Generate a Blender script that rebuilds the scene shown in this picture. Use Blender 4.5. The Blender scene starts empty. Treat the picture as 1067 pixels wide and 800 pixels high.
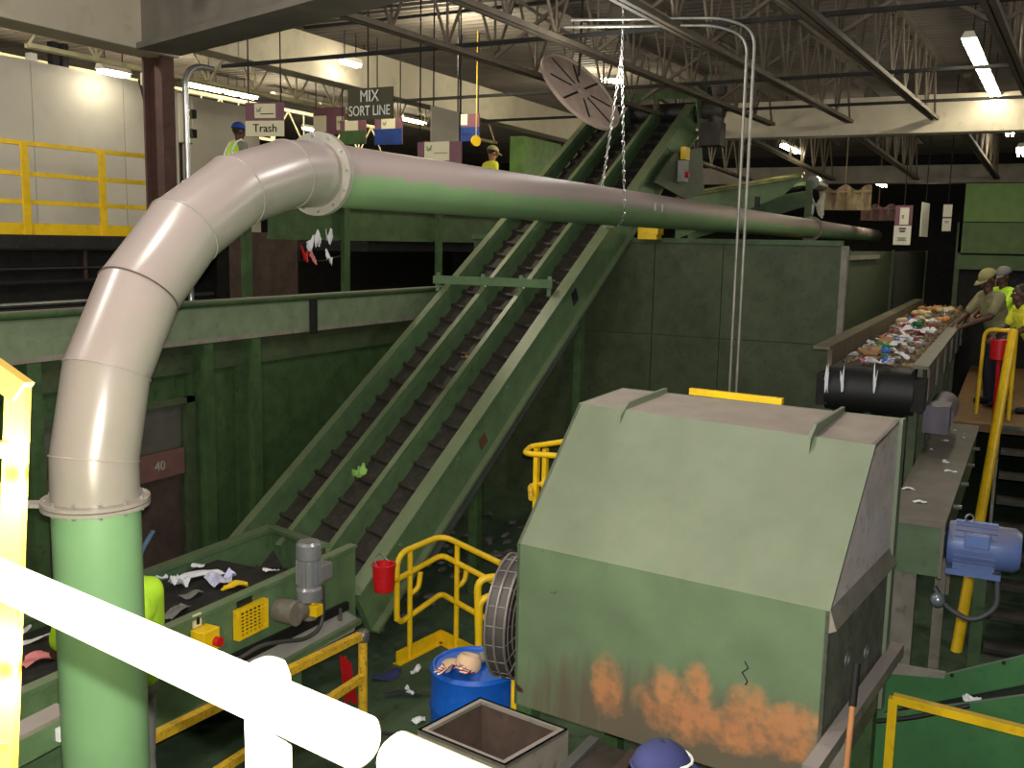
import bpy, bmesh, math, random
from mathutils import Vector as V, Matrix
random.seed(7)
SC = bpy.context.scene
COL = SC.collection
R = math.radians
# ------------------------------------------------------------------ camera
F, PITCH, ROLL, HEAD, EYE = 1030., R(8.2), R(1.13), R(26.7), 3.6
FW = V((math.cos(HEAD)*math.cos(PITCH), math.sin(HEAD)*math.cos(PITCH), -math.sin(PITCH)))
r0 = V((math.sin(HEAD), -math.cos(HEAD), 0)); u0 = r0.cross(FW)
RT = r0*math.cos(ROLL)+u0*math.sin(ROLL); UP = u0*math.cos(ROLL)-r0*math.sin(ROLL)
CP = V((0, 0, EYE))
cam_d = bpy.data.cameras.new('camera'); cam = bpy.data.objects.new('camera', cam_d); COL.objects.link(cam)
cam_d.sensor_width = 36; cam_d.lens = F/1067*36; cam_d.clip_start = .02; cam_d.clip_end = 200
m = Matrix((RT, UP, -FW)).transposed().to_4x4(); m.translation = CP; cam.matrix_world = m
SC.camera = cam
def ray(px, py): return FW+RT*((px-533.5)/F)-UP*((py-400)/F)
def on(px, py, ax, val):            # point of the world plane ax = val seen at a pixel
    i = 'xyz'.index(ax); d = ray(px, py); return CP+d*((val-CP[i])/d[i])
# ------------------------------------------------------------------ materials
def lin(c): return tuple((x/255/12.92 if x/255 <= .04045 else ((x/255+.055)/1.055)**2.4) for x in c)+(1,)
def nn(nt, t, **k):
    n = nt.nodes.new(t)
    for a, b in k.items(): setattr(n, a, b)
    return n
def mixc(nt, fac, a, b):
    n = nn(nt, 'ShaderNodeMix', data_type='RGBA'); L = nt.links
    for s, v in ((0, fac), (6, a), (7, b)):
        if isinstance(v, (tuple, float, int)): n.inputs[s].default_value = v
        else: L.new(v, n.inputs[s])
    return n.outputs[2]
def ramp(nt, src, lo, hi):
    n = nn(nt, 'ShaderNodeMapRange'); n.inputs[1].default_value = lo; n.inputs[2].default_value = hi
    nt.links.new(src, n.inputs[0]); return n.outputs[0]
def math2(nt, op, a, b):
    n = nn(nt, 'ShaderNodeMath', operation=op)
    for s, v in ((0, a), (1, b)):
        if isinstance(v, (float, int)): n.inputs[s].default_value = v
        else: nt.links.new(v, n.inputs[s])
    return n.outputs[0]
MATS = {}
def mat(name, col, rough=.5, metal=0., var=.25, scale=6., dust=0., dustcol=(150, 138, 135), dlo=.35, dhi=.8, spots=0., spotcol=(40, 35, 30), bump=.0, spec=.5):
    if name in MATS: return MATS[name]
    M = bpy.data.materials.new(name); M.use_nodes = True; nt = M.node_tree; L = nt.links
    b = nt.nodes['Principled BSDF']; b.inputs['Roughness'].default_value = rough; b.inputs['Metallic'].default_value = metal
    b.inputs['Specular IOR Level'].default_value = spec
    g = nn(nt, 'ShaderNodeNewGeometry'); pos = g.outputs['Position']
    n1 = nn(nt, 'ShaderNodeTexNoise'); n1.inputs['Scale'].default_value = scale; n1.inputs['Detail'].default_value = 6; L.new(pos, n1.inputs['Vector'])
    c = lin(col); dk = tuple(x*(1-var) for x in c[:3])+(1,); lt = tuple(min(1, x*(1+var)) for x in c[:3])+(1,)
    out = mixc(nt, ramp(nt, n1.outputs[0], .3, .7), dk, lt)
    if spots:
        n2 = nn(nt, 'ShaderNodeTexNoise'); n2.inputs['Scale'].default_value = scale*2.7; n2.inputs['Detail'].default_value = 8; L.new(pos, n2.inputs['Vector'])
        out = mixc(nt, math2(nt, 'MULTIPLY', ramp(nt, n2.outputs[0], .56, .68), spots), out, lin(spotcol))
    if dust:
        sx = nn(nt, 'ShaderNodeSeparateXYZ'); L.new(g.outputs['Normal'], sx.inputs[0])
        n3 = nn(nt, 'ShaderNodeTexNoise'); n3.inputs['Scale'].default_value = 9; n3.inputs['Detail'].default_value = 7; L.new(pos, n3.inputs['Vector'])
        z = math2(nt, 'ADD', sx.outputs[2], math2(nt, 'MULTIPLY', math2(nt, 'SUBTRACT', n3.outputs[0], .5), .5))
        out = mixc(nt, math2(nt, 'MULTIPLY', ramp(nt, z, dlo, dhi), dust), out, lin(dustcol))
    L.new(out, b.inputs['Base Color'])
    if bump:
        bp = nn(nt, 'ShaderNodeBump'); bp.inputs['Strength'].default_value = bump; bp.inputs['Distance'].default_value = .02
        L.new(n1.outputs[0], bp.inputs['Height']); L.new(bp.outputs[0], b.inputs['Normal'])
    MATS[name] = M; return M
def glow(name, col, strength):
    M = bpy.data.materials.new(name); M.use_nodes = True; nt = M.node_tree
    b = nt.nodes['Principled BSDF']; b.inputs['Base Color'].default_value = lin(col)
    b.inputs['Emission Color'].default_value = lin(col); b.inputs['Emission Strength'].default_value = strength
    n = nn(nt, 'ShaderNodeTexNoise'); n.inputs['Scale'].default_value = 3
    nt.links.new(ramp(nt, n.outputs[0], -3, 1), b.inputs['Roughness'])
    MATS[name] = M; return M
GREEN = mat('green_paint', (90, 116, 80), .42, var=.16, dust=.4, dustcol=(128, 122, 98), spots=.25, spotcol=(50, 70, 45))
GREEN_DK = mat('dark_green_paint', (60, 84, 48), .55, var=.25, dust=.7, dustcol=(118, 108, 98), spots=.4, spotcol=(30, 40, 25))
GREEN_DULL = mat('dull_green_paint', (66, 78, 50), .6, var=.2, dust=.8, dustcol=(112, 104, 92), spots=.4, spotcol=(35, 45, 30))
HOOD = mat('hood_green_paint', (110, 120, 97), .55, var=.07, scale=4, dust=.3, dustcol=(140, 132, 116), dlo=.6, dhi=1.1, spots=.1, spotcol=(70, 90, 60))
HOODG = mat('dusty_grey_steel', (128, 122, 110), .6, var=.2, scale=5, dust=.8, spots=.5, spotcol=(70, 70, 60))
DUCT_R = mat('duct_riser_green', (112, 150, 106), .35, var=.06, scale=3)
DUCT_V = mat('duct_green', (112, 144, 98), .55, var=.07, scale=3, dust=.95, dustcol=(140, 122, 120), dlo=-.12, dhi=.08)
DUCT_E = mat('duct_dusty', (128, 130, 114), .3, var=.1, scale=5, dust=.8, dustcol=(146, 130, 128), dlo=-.35, dhi=.4, spots=.3, spotcol=(130, 138, 118))
YEL = mat('yellow_paint', (232, 190, 20), .4, var=.1, spots=.25, spotcol=(150, 110, 40))
YEL_WORN = mat('worn_yellow_paint', (214, 170, 40), .5, var=.2, scale=14, spots=.7, spotcol=(110, 90, 50))
YEL_PALE = mat('pale_yellow_paint', (252, 246, 214), .4, var=.05)
BELT = mat('belt_rubber', (34, 31, 29), .7, var=.35, scale=9, spots=.5, spotcol=(70, 62, 55))
BELT_IN = mat('incline_rubber', (52, 47, 42), .65, var=.3, scale=9, spots=.4, spotcol=(90, 80, 70))
BLACK = mat('black_rubber', (18, 18, 18), .6, var=.2)
DARK = mat('dark_grime', (26, 25, 23), .85, var=.4, spots=.5, spotcol=(50, 46, 40))
STEEL = mat('grey_steel', (120, 120, 118), .4, .6, var=.15)
GALV = mat('galvanized_steel', (190, 190, 188), .3, .8, var=.1)
CONC = mat('painted_concrete', (186, 176, 156), .8, var=.1, scale=2, spots=.25, spotcol=(140, 130, 110))
BEAMDK = mat('dusty_beam', (112, 106, 96), .75, var=.2, scale=3)
JOIST = mat('joist_paint', (92, 82, 68), .7, var=.2)
DECK = mat('deck_steel', (96, 88, 80), .7, var=.2, scale=1.5)
RUSTC = mat('rusty_column', (74, 48, 38), .8, var=.3, spots=.5, spotcol=(40, 32, 30))
WALLW = mat('white_wall_panel', (196, 190, 178), .7, var=.06, scale=1.2, spots=.15, spotcol=(160, 155, 140))
FLOORM = mat('floor_green', (62, 82, 58), .7, var=.3, scale=3, spots=.6, spotcol=(48, 46, 40))
BROWN = mat('brown_grime', (70, 54, 46), .8, var=.3, spots=.4, spotcol=(40, 32, 28))
WHITE = mat('white_sign', (228, 224, 206), .6, var=.04)
MAUVE = mat('mauve_board', (120, 78, 90), .6, var=.08)
BLUE = mat('blue_plastic', (18, 84, 180), .35, var=.12, spots=.12, spotcol=(100, 130, 180))
BLUEM = mat('blue_motor_paint', (100, 122, 178), .4, var=.15, dust=.5)
RED = mat('red_paint', (190, 18, 26), .4, var=.12)
PAPER = mat('white_paper', (226, 226, 230), .8, var=.05)
CARD = mat('brown_cardboard', (166, 128, 86), .85, var=.15)
TAN = mat('tan_cloth', (204, 172, 140), .9, var=.1)
LIME = mat('lime_fabric', (190, 235, 50), .8, var=.08)
YVEST = mat('yellow_vest_fabric', (232, 232, 60), .8, var=.08)
NAVY = mat('navy_fabric', (46, 50, 96), .85, var=.15)
BCAP = mat('blue_cap_fabric', (32, 60, 150), .8, var=.12)
KHAKI = mat('khaki_cap_fabric', (150, 140, 96), .85, var=.12)
GREYF = mat('grey_fabric', (122, 120, 112), .9, var=.12)
DENIM = mat('dark_trouser_fabric', (44, 46, 56), .9, var=.2)
SKIN_D = mat('dark_skin', (78, 50, 38), .55, var=.08)
SKIN_M = mat('tan_skin', (150, 104, 78), .55, var=.08)
HAIR = mat('black_hair', (22, 18, 16), .7, var=.2)
EYEW = mat('eye_white', (220, 215, 205), .3, var=.02)
WOOD = mat('wooden_handle', (176, 120, 76), .6, var=.15)
PINK = mat('pink_paper', (214, 130, 130), .8)
SILVER = mat('silver_paint', (150, 152, 156), .32, .5, var=.1, dust=.4)
BROWNDISC = mat('brown_dusty_steel', (172, 152, 138), .75, var=.15, scale=8)
REDM = mat('maroon_panel', (120, 30, 36), .7)
TUBE = glow('lit_tube', (255, 248, 225), 42.)
# ------------------------------------------------------------------ mesh builder
class MB:
    def __init__(s): s.bm = bmesh.new()
    def quadbox(s, pts):
        v = [s.bm.verts.new(p) for p in pts]
        for f in ((0,3,2,1),(4,5,6,7),(0,1,5,4),(1,2,6,5),(2,3,7,6),(3,0,4,7)): s.bm.faces.new([v[i] for i in f])
        return s
    def box(s, x0, x1, y0, y1, z0, z1):
        return s.quadbox([V((x0,y0,z0)),V((x1,y0,z0)),V((x1,y1,z0)),V((x0,y1,z0)),V((x0,y0,z1)),V((x1,y0,z1)),V((x1,y1,z1)),V((x0,y1,z1))])
    def obox(s, c, ax, ay, az):     # half-vectors
        c = V(c); ax, ay, az = V(ax), V(ay), V(az)
        return s.quadbox([c-ax-ay-az, c+ax-ay-az, c+ax+ay-az, c-ax+ay-az, c-ax-ay+az, c+ax-ay+az, c+ax+ay+az, c-ax+ay+az])
    def bar(s, p0, p1, w, h, up=(0,0,1)):
        p0, p1 = V(p0), V(p1); d = (p1-p0); dn = d.normalized(); up = V(up)
        if abs(dn.dot(up)) > .99: up = V((1,0,0))
        sd = dn.cross(up).normalized(); u = sd.cross(dn).normalized()
        return s.obox((p0+p1)/2, d/2, sd*w/2, u*h/2)
    def prism(s, pts, vec):
        vec = V(vec); a = [s.bm.verts.new(V(p)) for p in pts]; b = [s.bm.verts.new(V(p)+vec) for p in pts]; n = len(a)
        s.bm.faces.new(a[::-1]); s.bm.faces.new(b)
        for i in range(n): s.bm.faces.new((a[i], a[(i+1)%n], b[(i+1)%n], b[i]))
        return s
    def cyl(s, p0, p1, r, r1=None, n=16): return s.tube([p0, p1], r, n, [r, r if r1 is None else r1])
    def tube(s, pts, r, n=10, rad=None, closed=False):
        pts = [V(p) for p in pts]; m = len(pts); rings = []; prev = None
        for i, p in enumerate(pts):
            if closed: t = pts[(i+1)%m]-pts[i-1]
            else: t = pts[min(i+1, m-1)]-pts[max(i-1, 0)]
            t.normalize()
            if prev is None:
                a = t.cross(V((0,0,1)));
                if a.length < .05: a = t.cross(V((0,1,0)))
            else: a = prev-t*prev.dot(t)
            a.normalize(); prev = a; b = t.cross(a); rr = rad[i] if rad else r
            k = 1.
            if not closed and 0 < i < m-1:
                c = (pts[i]-pts[i-1]).normalized().dot((pts[i+1]-pts[i]).normalized()); k = 1
            rings.append([s.bm.verts.new(p+(a*math.cos(2*math.pi*j/n)+b*math.sin(2*math.pi*j/n))*rr*k) for j in range(n)])
        for i in range(m if closed else m-1):
            A, B = rings[i], rings[(i+1)%m]
            for j in range(n): s.bm.faces.new((A[j], A[(j+1)%n], B[(j+1)%n], B[j]))
        if not closed: s.bm.faces.new(rings[0][::-1]); s.bm.faces.new(rings[-1])
        return s
    def ring(s, c, ax, Rr, r, n=28, k=8):
        c = V(c); ax = V(ax).normalized(); a = ax.orthogonal().normalized(); b = ax.cross(a)
        return s.tube([c+(a*math.cos(t)+b*math.sin(t))*Rr for t in [2*math.pi*i/n for i in range(n)]], r, k, closed=True)
    def lathe(s, c, ax, prof, n=24):        # prof: (radius, height) along ax from c
        c = V(c); ax = V(ax).normalized(); a = ax.orthogonal().normalized(); b = ax.cross(a); rings = []
        for r, h in prof: rings.append([s.bm.verts.new(c+ax*h+(a*math.cos(2*math.pi*j/n)+b*math.sin(2*math.pi*j/n))*max(r, 1e-4)) for j in range(n)])
        for A, B in zip(rings, rings[1:]):
            for j in range(n): s.bm.faces.new((A[j], A[(j+1)%n], B[(j+1)%n], B[j]))
        s.bm.faces.new(rings[0][::-1]); s.bm.faces.new(rings[-1]); return s
    def ball(s, c, rx, ry=None, rz=None, rot=None, seg=14, rings=9):
        M = Matrix.Translation(V(c)) @ (rot.to_4x4() if rot else Matrix.Identity(4)) @ Matrix.Diagonal((rx, ry or rx, rz or rx, 1))
        bmesh.ops.create_uvsphere(s.bm, u_segments=seg, v_segments=rings, radius=1, matrix=M); return s
    def caps(s, p0, p1, r0_, r1_, n=12):
        p0, p1 = V(p0), V(p1); d = (p1-p0).normalized(); L = (p1-p0).length
        pr = [(r0_*math.cos(t), r0_*math.sin(t)) for t in [-1.55, -1.1, -.6, 0]]+[(r1_*math.cos(t), L+r1_*math.sin(t)) for t in [0, .6, 1.1, 1.55]]
        return s.lathe(p0, d, pr, n)
    def build(s, name, m_, parent=None, smooth=None, bevel=0., label=None):
        bmesh.ops.recalc_face_normals(s.bm, faces=s.bm.faces)
        me = bpy.data.meshes.new(name)
        vs = [v.co for v in s.bm.verts]
        if parent is not None: off = V(parent['_w'])
        else: off = V(((min(v.x for v in vs)+max(v.x for v in vs))/2, (min(v.y for v in vs)+max(v.y for v in vs))/2, min(v.z for v in vs)))
        for v in s.bm.verts: v.co = v.co-off
        s.bm.to_mesh(me); s.bm.free()
        if isinstance(m_, (list, tuple)):
            for q in m_: me.materials.append(q)
        else: me.materials.append(m_)
        o = bpy.data.objects.new(name, me); COL.objects.link(o); o['_w'] = tuple(off)
        if parent is not None: o.parent = parent
        else: o.location = off
        if smooth is not None:
            me.polygons.foreach_set('use_smooth', [True]*len(me.polygons)); me.set_sharp_from_angle(angle=R(smooth))
        if bevel:
            b = o.modifiers.new('bevel', 'BEVEL'); b.width = bevel; b.segments = 2; b.limit_method = 'ANGLE'; b.angle_limit = R(40)
        if label: o['label'] = label
        return o
def thing(name, label, cat, loc, group=None):
    o = bpy.data.objects.new(name, None); COL.objects.link(o); o.empty_display_size = .1
    o.location = loc; o['_w'] = tuple(loc); o['label'] = label; o['category'] = cat
    if group: o['group'] = group
    return o
def tag(o, label, cat, group=None):
    o['label'] = label; o['category'] = cat
    if group: o['group'] = group
    return o
def struct(o): o['kind'] = 'structure'; return o
def dup(o, parent=None):
    c = o.copy(); COL.objects.link(c)
    if parent is not None: c.parent = parent
    for ch in list(o.children): dup(ch, c)
    return c
def arc(c, a, b, r, t0, t1, n=8):   # points on an arc around c in plane (a, b), degrees
    c, a, b = V(c), V(a), V(b)
    return [c+a*r*math.cos(R(t0+(t1-t0)*i/n))+b*r*math.sin(R(t0+(t1-t0)*i/n)) for i in range(n+1)]
def fillet(pts, r, n=5):            # round the corners of a polyline
    pts = [V(p) for p in pts]; out = [pts[0]]
    for i in range(1, len(pts)-1):
        p, a, b = pts[i], (pts[i-1]-pts[i]), (pts[i+1]-pts[i]); k = min(r, a.length*.49, b.length*.49); a = p+a.normalized()*k; b = p+b.normalized()*k
        for j in range(n+1):
            t = j/n; out.append(a*(1-t)**2+p*2*t*(1-t)+b*t*t)
    return out+[pts[-1]]
DG = None
def text(parent, name, s, size, m_, o, xd, ud, ext=.004, align='CENTER', sx=1.):
    cu = bpy.data.curves.new(name, 'FONT'); cu.body = s; cu.size = size; cu.extrude = ext; cu.align_x = align; cu.align_y = 'CENTER'
    t = bpy.data.objects.new('tmp', cu); COL.objects.link(t)
    me = bpy.data.meshes.new_from_object(t.evaluated_get(bpy.context.evaluated_depsgraph_get()))
    bpy.data.objects.remove(t)
    xd, ud = V(xd).normalized(), V(ud).normalized(); n = xd.cross(ud)
    M = Matrix((xd*sx, ud, n)).transposed().to_4x4(); M.translation = V(o)-V(parent['_w']); me.transform(M)
    me.materials.clear(); me.materials.append(m_); me.name = name
    ob = bpy.data.objects.new(name, me); COL.objects.link(ob); ob.parent = parent; ob['_w'] = parent['_w']; return ob
X, Y, Z = V((1,0,0)), V((0,1,0)), V((0,0,1))
FLASH = 195.
# ================================================================== the room
struct(MB().box(-4, 34, -8, 20, -.2, 0).build('floor', FLOORM))
# corrugated roof deck, ribs run along Y
mb = MB(); xs = []; x = -3.
while x < 34: xs += [(x, 6.50), (x+.05, 6.56), (x+.11, 6.56), (x+.16, 6.50)]; x += .2
top = [(xs[-1][0], 6.64), (xs[0][0], 6.64)]
mb.prism([V((a, -8, b)) for a, b in xs+top], (0, 28, 0)); struct(mb.build('ceiling', DECK))
struct(MB().box(33.6, 34, -8, 20, 0, 6.7).build('wall_back', DARK))
struct(MB().box(-4, 34, 19.6, 20, 0, 6.7).build('wall_left', DARK))
struct(MB().box(-4, 34, -8, -7.6, 0, 6.7).build('wall_right', DARK))
struct(MB().box(-4.2, -4, -8, 20, 0, 6.7).build('wall_rear', DARK))
# upper left: painted panel wall behind the walkway
YW = 11.5
mb = MB()
jx = [on(px, 200, 'y', YW).x for px in (-260, -110, 38, 132, 188)]
for a, b in zip(jx, jx[1:]): mb.box(a+.006, b-.006, YW, YW+.12, 3.58, 5.78)
mb.box(jx[0], jx[-1], YW+.02, YW+.1, 3.58, 5.7)
struct(mb.build('wall_walkway', WALLW))
# walkway slab
struct(MB().box(2, 11.4, 9.9, 14, 3.42, 3.57).box(11.4, 22, 8.0, 14, 3.42, 3.57).box(9.2, 11.4, 9.0, 9.9, 3.42, 3.57).build('floor_walkway', DARK))
# camera's own platform
struct(MB().box(-1.2, .9, -1.2, 1.8, 1.92, 2.0).box(.9, 1.7, .9, 2.1, 1.92, 2.0).build('floor_lookout', STEEL))
mb = MB()
for p in ((-1, -1), (-1, 1.6), (.75, -1), (1.5, 1.9)): mb.box(p[0]-.05, p[0]+.05, p[1]-.05, p[1]+.05, 0, 1.92)
struct(mb.build('trim_lookout_legs', STEEL))
# concrete beams at the left
def solid(name, mb, m_, label, cat, group=None, **k): return tag(mb.build(name, m_, **k), label, cat, group)
CX, CY = 6.85, 7.12
a0 = on(-60, 0, 'y', 6.95); zb = on(163, 55, 'y', 6.95).z
solid('concrete_beam', MB().box(2.5, CX+.1, 6.95, 7.3, zb, zb+.75), CONC, 'cream concrete beam above the white wall, ending at the rusty column', 'beam', bevel=.01)
q = V((CX-.2, 6.9, zb))
d = V((-math.cos(R(72)), -math.sin(R(72)), 0))
mb = MB(); mb.bar(q+V((0,0,.33)), q+d*7.5+V((0,0,.33)), .3, .66); mb.bar(q+V((0,0,.02)), q+d*7.5+V((0,0,.02)), .42, .05)
solid('roof_girder', mb, BEAMDK, 'broad grey girder running overhead from the rusty column towards the camera', 'beam')
zB0 = on(410, 100, 'y', 9.).z; zB1 = on(500, 89, 'y', 9.).z
solid('concrete_beam', MB().box(7.6, 21.5, 9.0, 9.35, zB0, zB1), CONC, 'long cream concrete beam over the hanging sorting signs', 'beam', bevel=.01)
t = thing('steel_column', 'rusty brown steel column at end of the cream beam', 'column', (CX, CY, 0))
MB().box(CX-.075, CX+.075, CY-.12, CY-.1, .02, zb).box(CX-.075, CX+.075, CY+.1, CY+.12, .02, zb).box(CX-.01, CX+.01, CY-.1, CY+.1, .02, zb).build('flange_section', RUSTC, t)
MB().box(CX-.18, CX+.18, CY-.18, CY+.17, 0, .02).build('base_plate', RUSTC, t)
px_ = on(194, 120, 'y', CY-.16); px_.x = max(px_.x, CX+.12)
solid('conduit', MB().tube(fillet([(px_.x, CY-.16, 0), (px_.x, CY-.16, zb-.12), (px_.x+.2, CY-.12, zb-.02), (px_.x+.4, CY-.12, zb-.02)], .14), .028, 10), GALV, 'bright steel conduit running up the face of the rusty column', 'conduit', smooth=50)
# far transverse beams
solid('roof_beam', MB().box(17, 17.35, -7.5, 5.2, 5.40, 5.98), CONC, 'cream roof beam crossing at right, nearer of the two', 'beam', bevel=.01)
solid('roof_beam', MB().box(24, 24.35, -7.5, 14, 5.06, 5.45), BEAMDK, 'dim roof beam crossing at right, farther of the two', 'beam', bevel=.01)
# open-web joists
def joist(a, b, zt0, zt1, label, m_=JOIST):
    a, b = V(a), V(b); L_ = (b-a).length; d = (b-a)/L_; sd = d.cross(Z).normalized()
    t = thing('roof_joist', label, 'roof joist', tuple((a+b)/2), 'open-web roof joists')
    MB().bar(a+sd*.036+Z*.02, b+sd*.036+Z*.02, .05, .04).bar(a-sd*.036+Z*.02, b-sd*.036+Z*.02, .05, .04).bar(a+Z*.045, b+Z*.045, .122, .012).build('bottom_chord', m_, t)
    ta, tb = V((a.x, a.y, zt0)), V((b.x, b.y, zt1))
    MB().bar(ta-d*.2-Z*.03, tb+d*.2-Z*.03, .12, .06).build('top_chord', m_, t)
    mb = MB(); n = max(2, round(L_/.95))
    B = lambda f: a+(b-a)*f+Z*.03
    T = lambda f: ta+(tb-ta)*f-Z*.04
    for i in range(n):
        mb.cyl(B(i/n), T((i+.5)/n), .018, n=6); mb.cyl(T((i+.5)/n), B((i+1)/n), .018, n=6)
        if i: mb.cyl(B(i/n), T(i/n), .014, n=6)
    mb.build('web_bars', m_, t); return t
SK = .06
for y, nm in ((5.05, 'passing over the tilted brown disc'), (3.8, 'passing over the head of the inclined conveyor'), (2.56, 'ending on the near cream beam above the cross conveyor'), (1.3, 'ending on the near cream beam left of the lit tubes'), (-.1, 'right beside the lit right tubes'), (-1.5, 'in the upper right corner')):
    joist((4.5, y+SK*12.5, 5.58), (16.95, y, 5.58), 6.5, 6.5, 'dark open-web steel roof joist '+nm)
for y, nm in ((6.2, 'farthest left'), (4.3, 'above the head of the inclined conveyor'), (2.5, 'in the middle, above the far duct flange'), (.9, 'above the mauve and white sign'), (-.7, 'above the green enclosure')):
    joist((17.45, y, 5.42), (23.95, y-SK*6.5, 5.12), 6.3, 6.0, 'brown open-web joist between the two cross beams, '+nm)
for y, x1, z0, z1, nm in ((10.6, 20, 5.75, 6.45, 'nearer of the two'), (13.6, 20, 5.5, 6.2, 'farther of the two')):
    joist((8.2, y, z0), (x1, y, z0), z1, z1, 'pale lit open-web joist behind the hanging signs, '+nm, mat('pale_joist', (190, 180, 140), .7))
# bridging rods between joists
for k, (x, z, nm) in enumerate(((9.3, 5.66, 'nearest the camera'), (12.6, 5.66, 'above the disc'), (15.2, 5.66, 'nearest the near cream beam'), (10.9, 6.42, 'close under the roof deck'))):
    solid('bridging_bar', MB().bar((x, -6, z), (x+.3, 8.9, z), .04, .04), DARK, 'thin dark bridging bar crossing under the joists, '+nm, 'roof bar', 'bridging bars')
bl = [5.05, 3.8, 2.56, 1.3, -.1, -1.5]; k = 0
for x in (10.2, 14.2):
    for y0_, y1_ in zip(bl, bl[1:]):
        if x > 14 and y0_ == 1.3: continue
        q0, q1 = V((x, y0_+SK*(17-x), 5.62)), V((x, y1_+SK*(17-x), 6.44)); k += 1
        solid('brace_bar', MB().bar(q0, q1, .035, .035).bar(V((q0.x+.05, q0.y, q1.z)), V((q1.x+.05, q1.y, q0.z)), .035, .035), JOIST, 'crossed brace bars between two roof joists', 'roof bar', 'crossed braces between the joists')
# fluorescent fixtures
def strip(p0, p1, label, w=.16, n=2):
    p0, p1 = V(p0), V(p1); d = (p1-p0).normalized(); sd = d.cross(Z).normalized()
    t = thing('strip_light', label, 'ceiling light', (p0+p1)/2+V((0, 0, .0)), 'lit fluorescent strip lights')
    MB().prism([p0+sd*-w*.5+Z*.05, p0+sd*w*.5+Z*.05, p0+sd*w*.28+Z*.12, p0-sd*w*.28+Z*.12], p1-p0).build('housing', WHITE, t)
    for k in range(n):
        o = sd*((k-(n-1)/2)*w*.55)
        MB().cyl(p0+o+Z*.02+d*.03, p1+o+Z*.02-d*.03, .021, n=8).build('tube', TUBE, t, smooth=50)
    for f in (.2, .8): q = p0+(p1-p0)*f; MB().cyl(q+Z*.12, (q.x, q.y, 6.50), .008, n=5).build('hanger', DARK, t)
    return t
YL = 13.
for a, b, yl, nm in (((103, 75), (134, 82), 11.1, 'just above the white wall top'), ((193, 89), (233, 97), YL, 'beside the rusty column'), ((235, 97.5), (250, 100.5), YL, 'short, left of the Trash sign top'), ((252, 101), (267, 104), YL, 'short, directly above the Trash sign'), ((284, 102), (330, 112), YL, 'right of the Trash sign'), ((332, 112.5), (360, 118), YL, 'touching the left edge of MIX SORT LINE sign'), ((419, 124), (444, 131), YL, 'just right of the blue hanging sign'), ((316, 134), (333, 138), 15.5, 'low, behind the duct flange')):
    p, q = on(*a, 'y', yl), on(*b, 'y', yl); zz = (p.z+q.z)/2; p.z = q.z = zz
    strip(p, q, 'lit fluorescent strip light '+nm)
s0, s1 = on(1009, 44, 'z', 5.86), on(1038, 106, 'z', 5.86); sm = (s0+s1)/2
strip(s0, sm+(s0-s1)*.01, 'long lit strip light at upper right, nearer length of the pair')
strip(sm-(s0-s1)*.01, s1, 'long lit strip light at upper right, farther length of the pair')
p = on(822, 156, 'x', 20.5); strip(p+V((-.8,0,0)), p+V((1.0,0,0)), 'lit strip light hung above the rising cross conveyor')
p = on(917, 193, 'x', 26); strip(p+V((-.8,0,0)), p+V((.9,0,0)), 'small lit strip light above the far mauve sign')
p = on(1064, 160, 'x', 20.); strip(p+V((-.7,0,0)), p+V((.7,0,0)), 'lit strip light at the right edge below the near beam')
p = on(1052, 139, 'x', 21.); strip(p+V((-.6,0,0)), p+V((.6,0,0)), 'small lit strip light tucked under the near beam at right')
p = on(364, 68, 'y', 8.7); strip(p+V((-.2,0,0)), p+V((.25,0,0)), 'tiny lit lamp on the cream beam above the MIX SORT LINE sign', .12)
p = on(638, 86, 'x', 16.); strip(p+V((-.15,.12,0)), p+V((.15,-.12,0)), 'small lit strip light behind the tilted brown disc')
# ================================================================== the big duct
DX, DY, DZ, DR = 2.87, 3.42, 3.95, .18
RX, RE = 1.64, 1.42; zc = DZ-RE
t = thing('air_duct', 'huge green air duct bending from a riser at left into a long dusty run', 'duct', (DX, DY, 0))
MB().cyl((DX, DY, 0), (DX, DY, zc-.06), DR, n=40).build('riser', DUCT_R, t, smooth=40, label='clean green lower riser of the duct')
el = [V((DX+RX-RX*math.cos(R(a)), DY+.08*a/90, zc+RE*math.sin(R(a)))) for a in (0, 5, 20, 35, 50, 65, 80, 90)]
el = [V((DX, DY, zc-.06))]+el
MB().tube(el, DR, 40, rad=[DR*1.0]*len(el)).build('elbow', DUCT_E, t, smooth=12, label='dusty pinkish grey segmented elbow')
x0 = DX+RX
MB().cyl((x0, DY+.08, DZ), (29.5, DY+.14, DZ), DR*.985, n=40).build('straight_run', DUCT_V, t, smooth=40, label='long run, green below and dusty above')
def flange(c, ax, r, nb, m_):
    c, ax = V(c), V(ax).normalized()
    f = MB().lathe(c-ax*.019, ax, [(DR, 0), (r, 0), (r, .016), (DR+.01, .016)], 36).lathe(c+ax*.001, ax, [(DR, 0), (r, 0), (r, .016), (DR+.01, .016)], 36).build('flange', m_, t, smooth=40)
    a = ax.orthogonal().normalized(); b = ax.cross(a)
    for i in range(nb):
        th = 2*math.pi*(i+.3)/nb; o = c+(a*math.cos(th)+b*math.sin(th))*(r-.02)
        MB().cyl(o-ax*.032, o+ax*.032, .008, n=6).build('bolt', GALV, f)
flange((x0+.0, DY+.08, DZ), X, DR+.05, 12, DUCT_E)
flange((DX, DY, zc-.06), Z, DR+.04, 12, DUCT_E)
flange((19.5, DY+.11, DZ), X, DR+.05, 10, HOODG)
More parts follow.
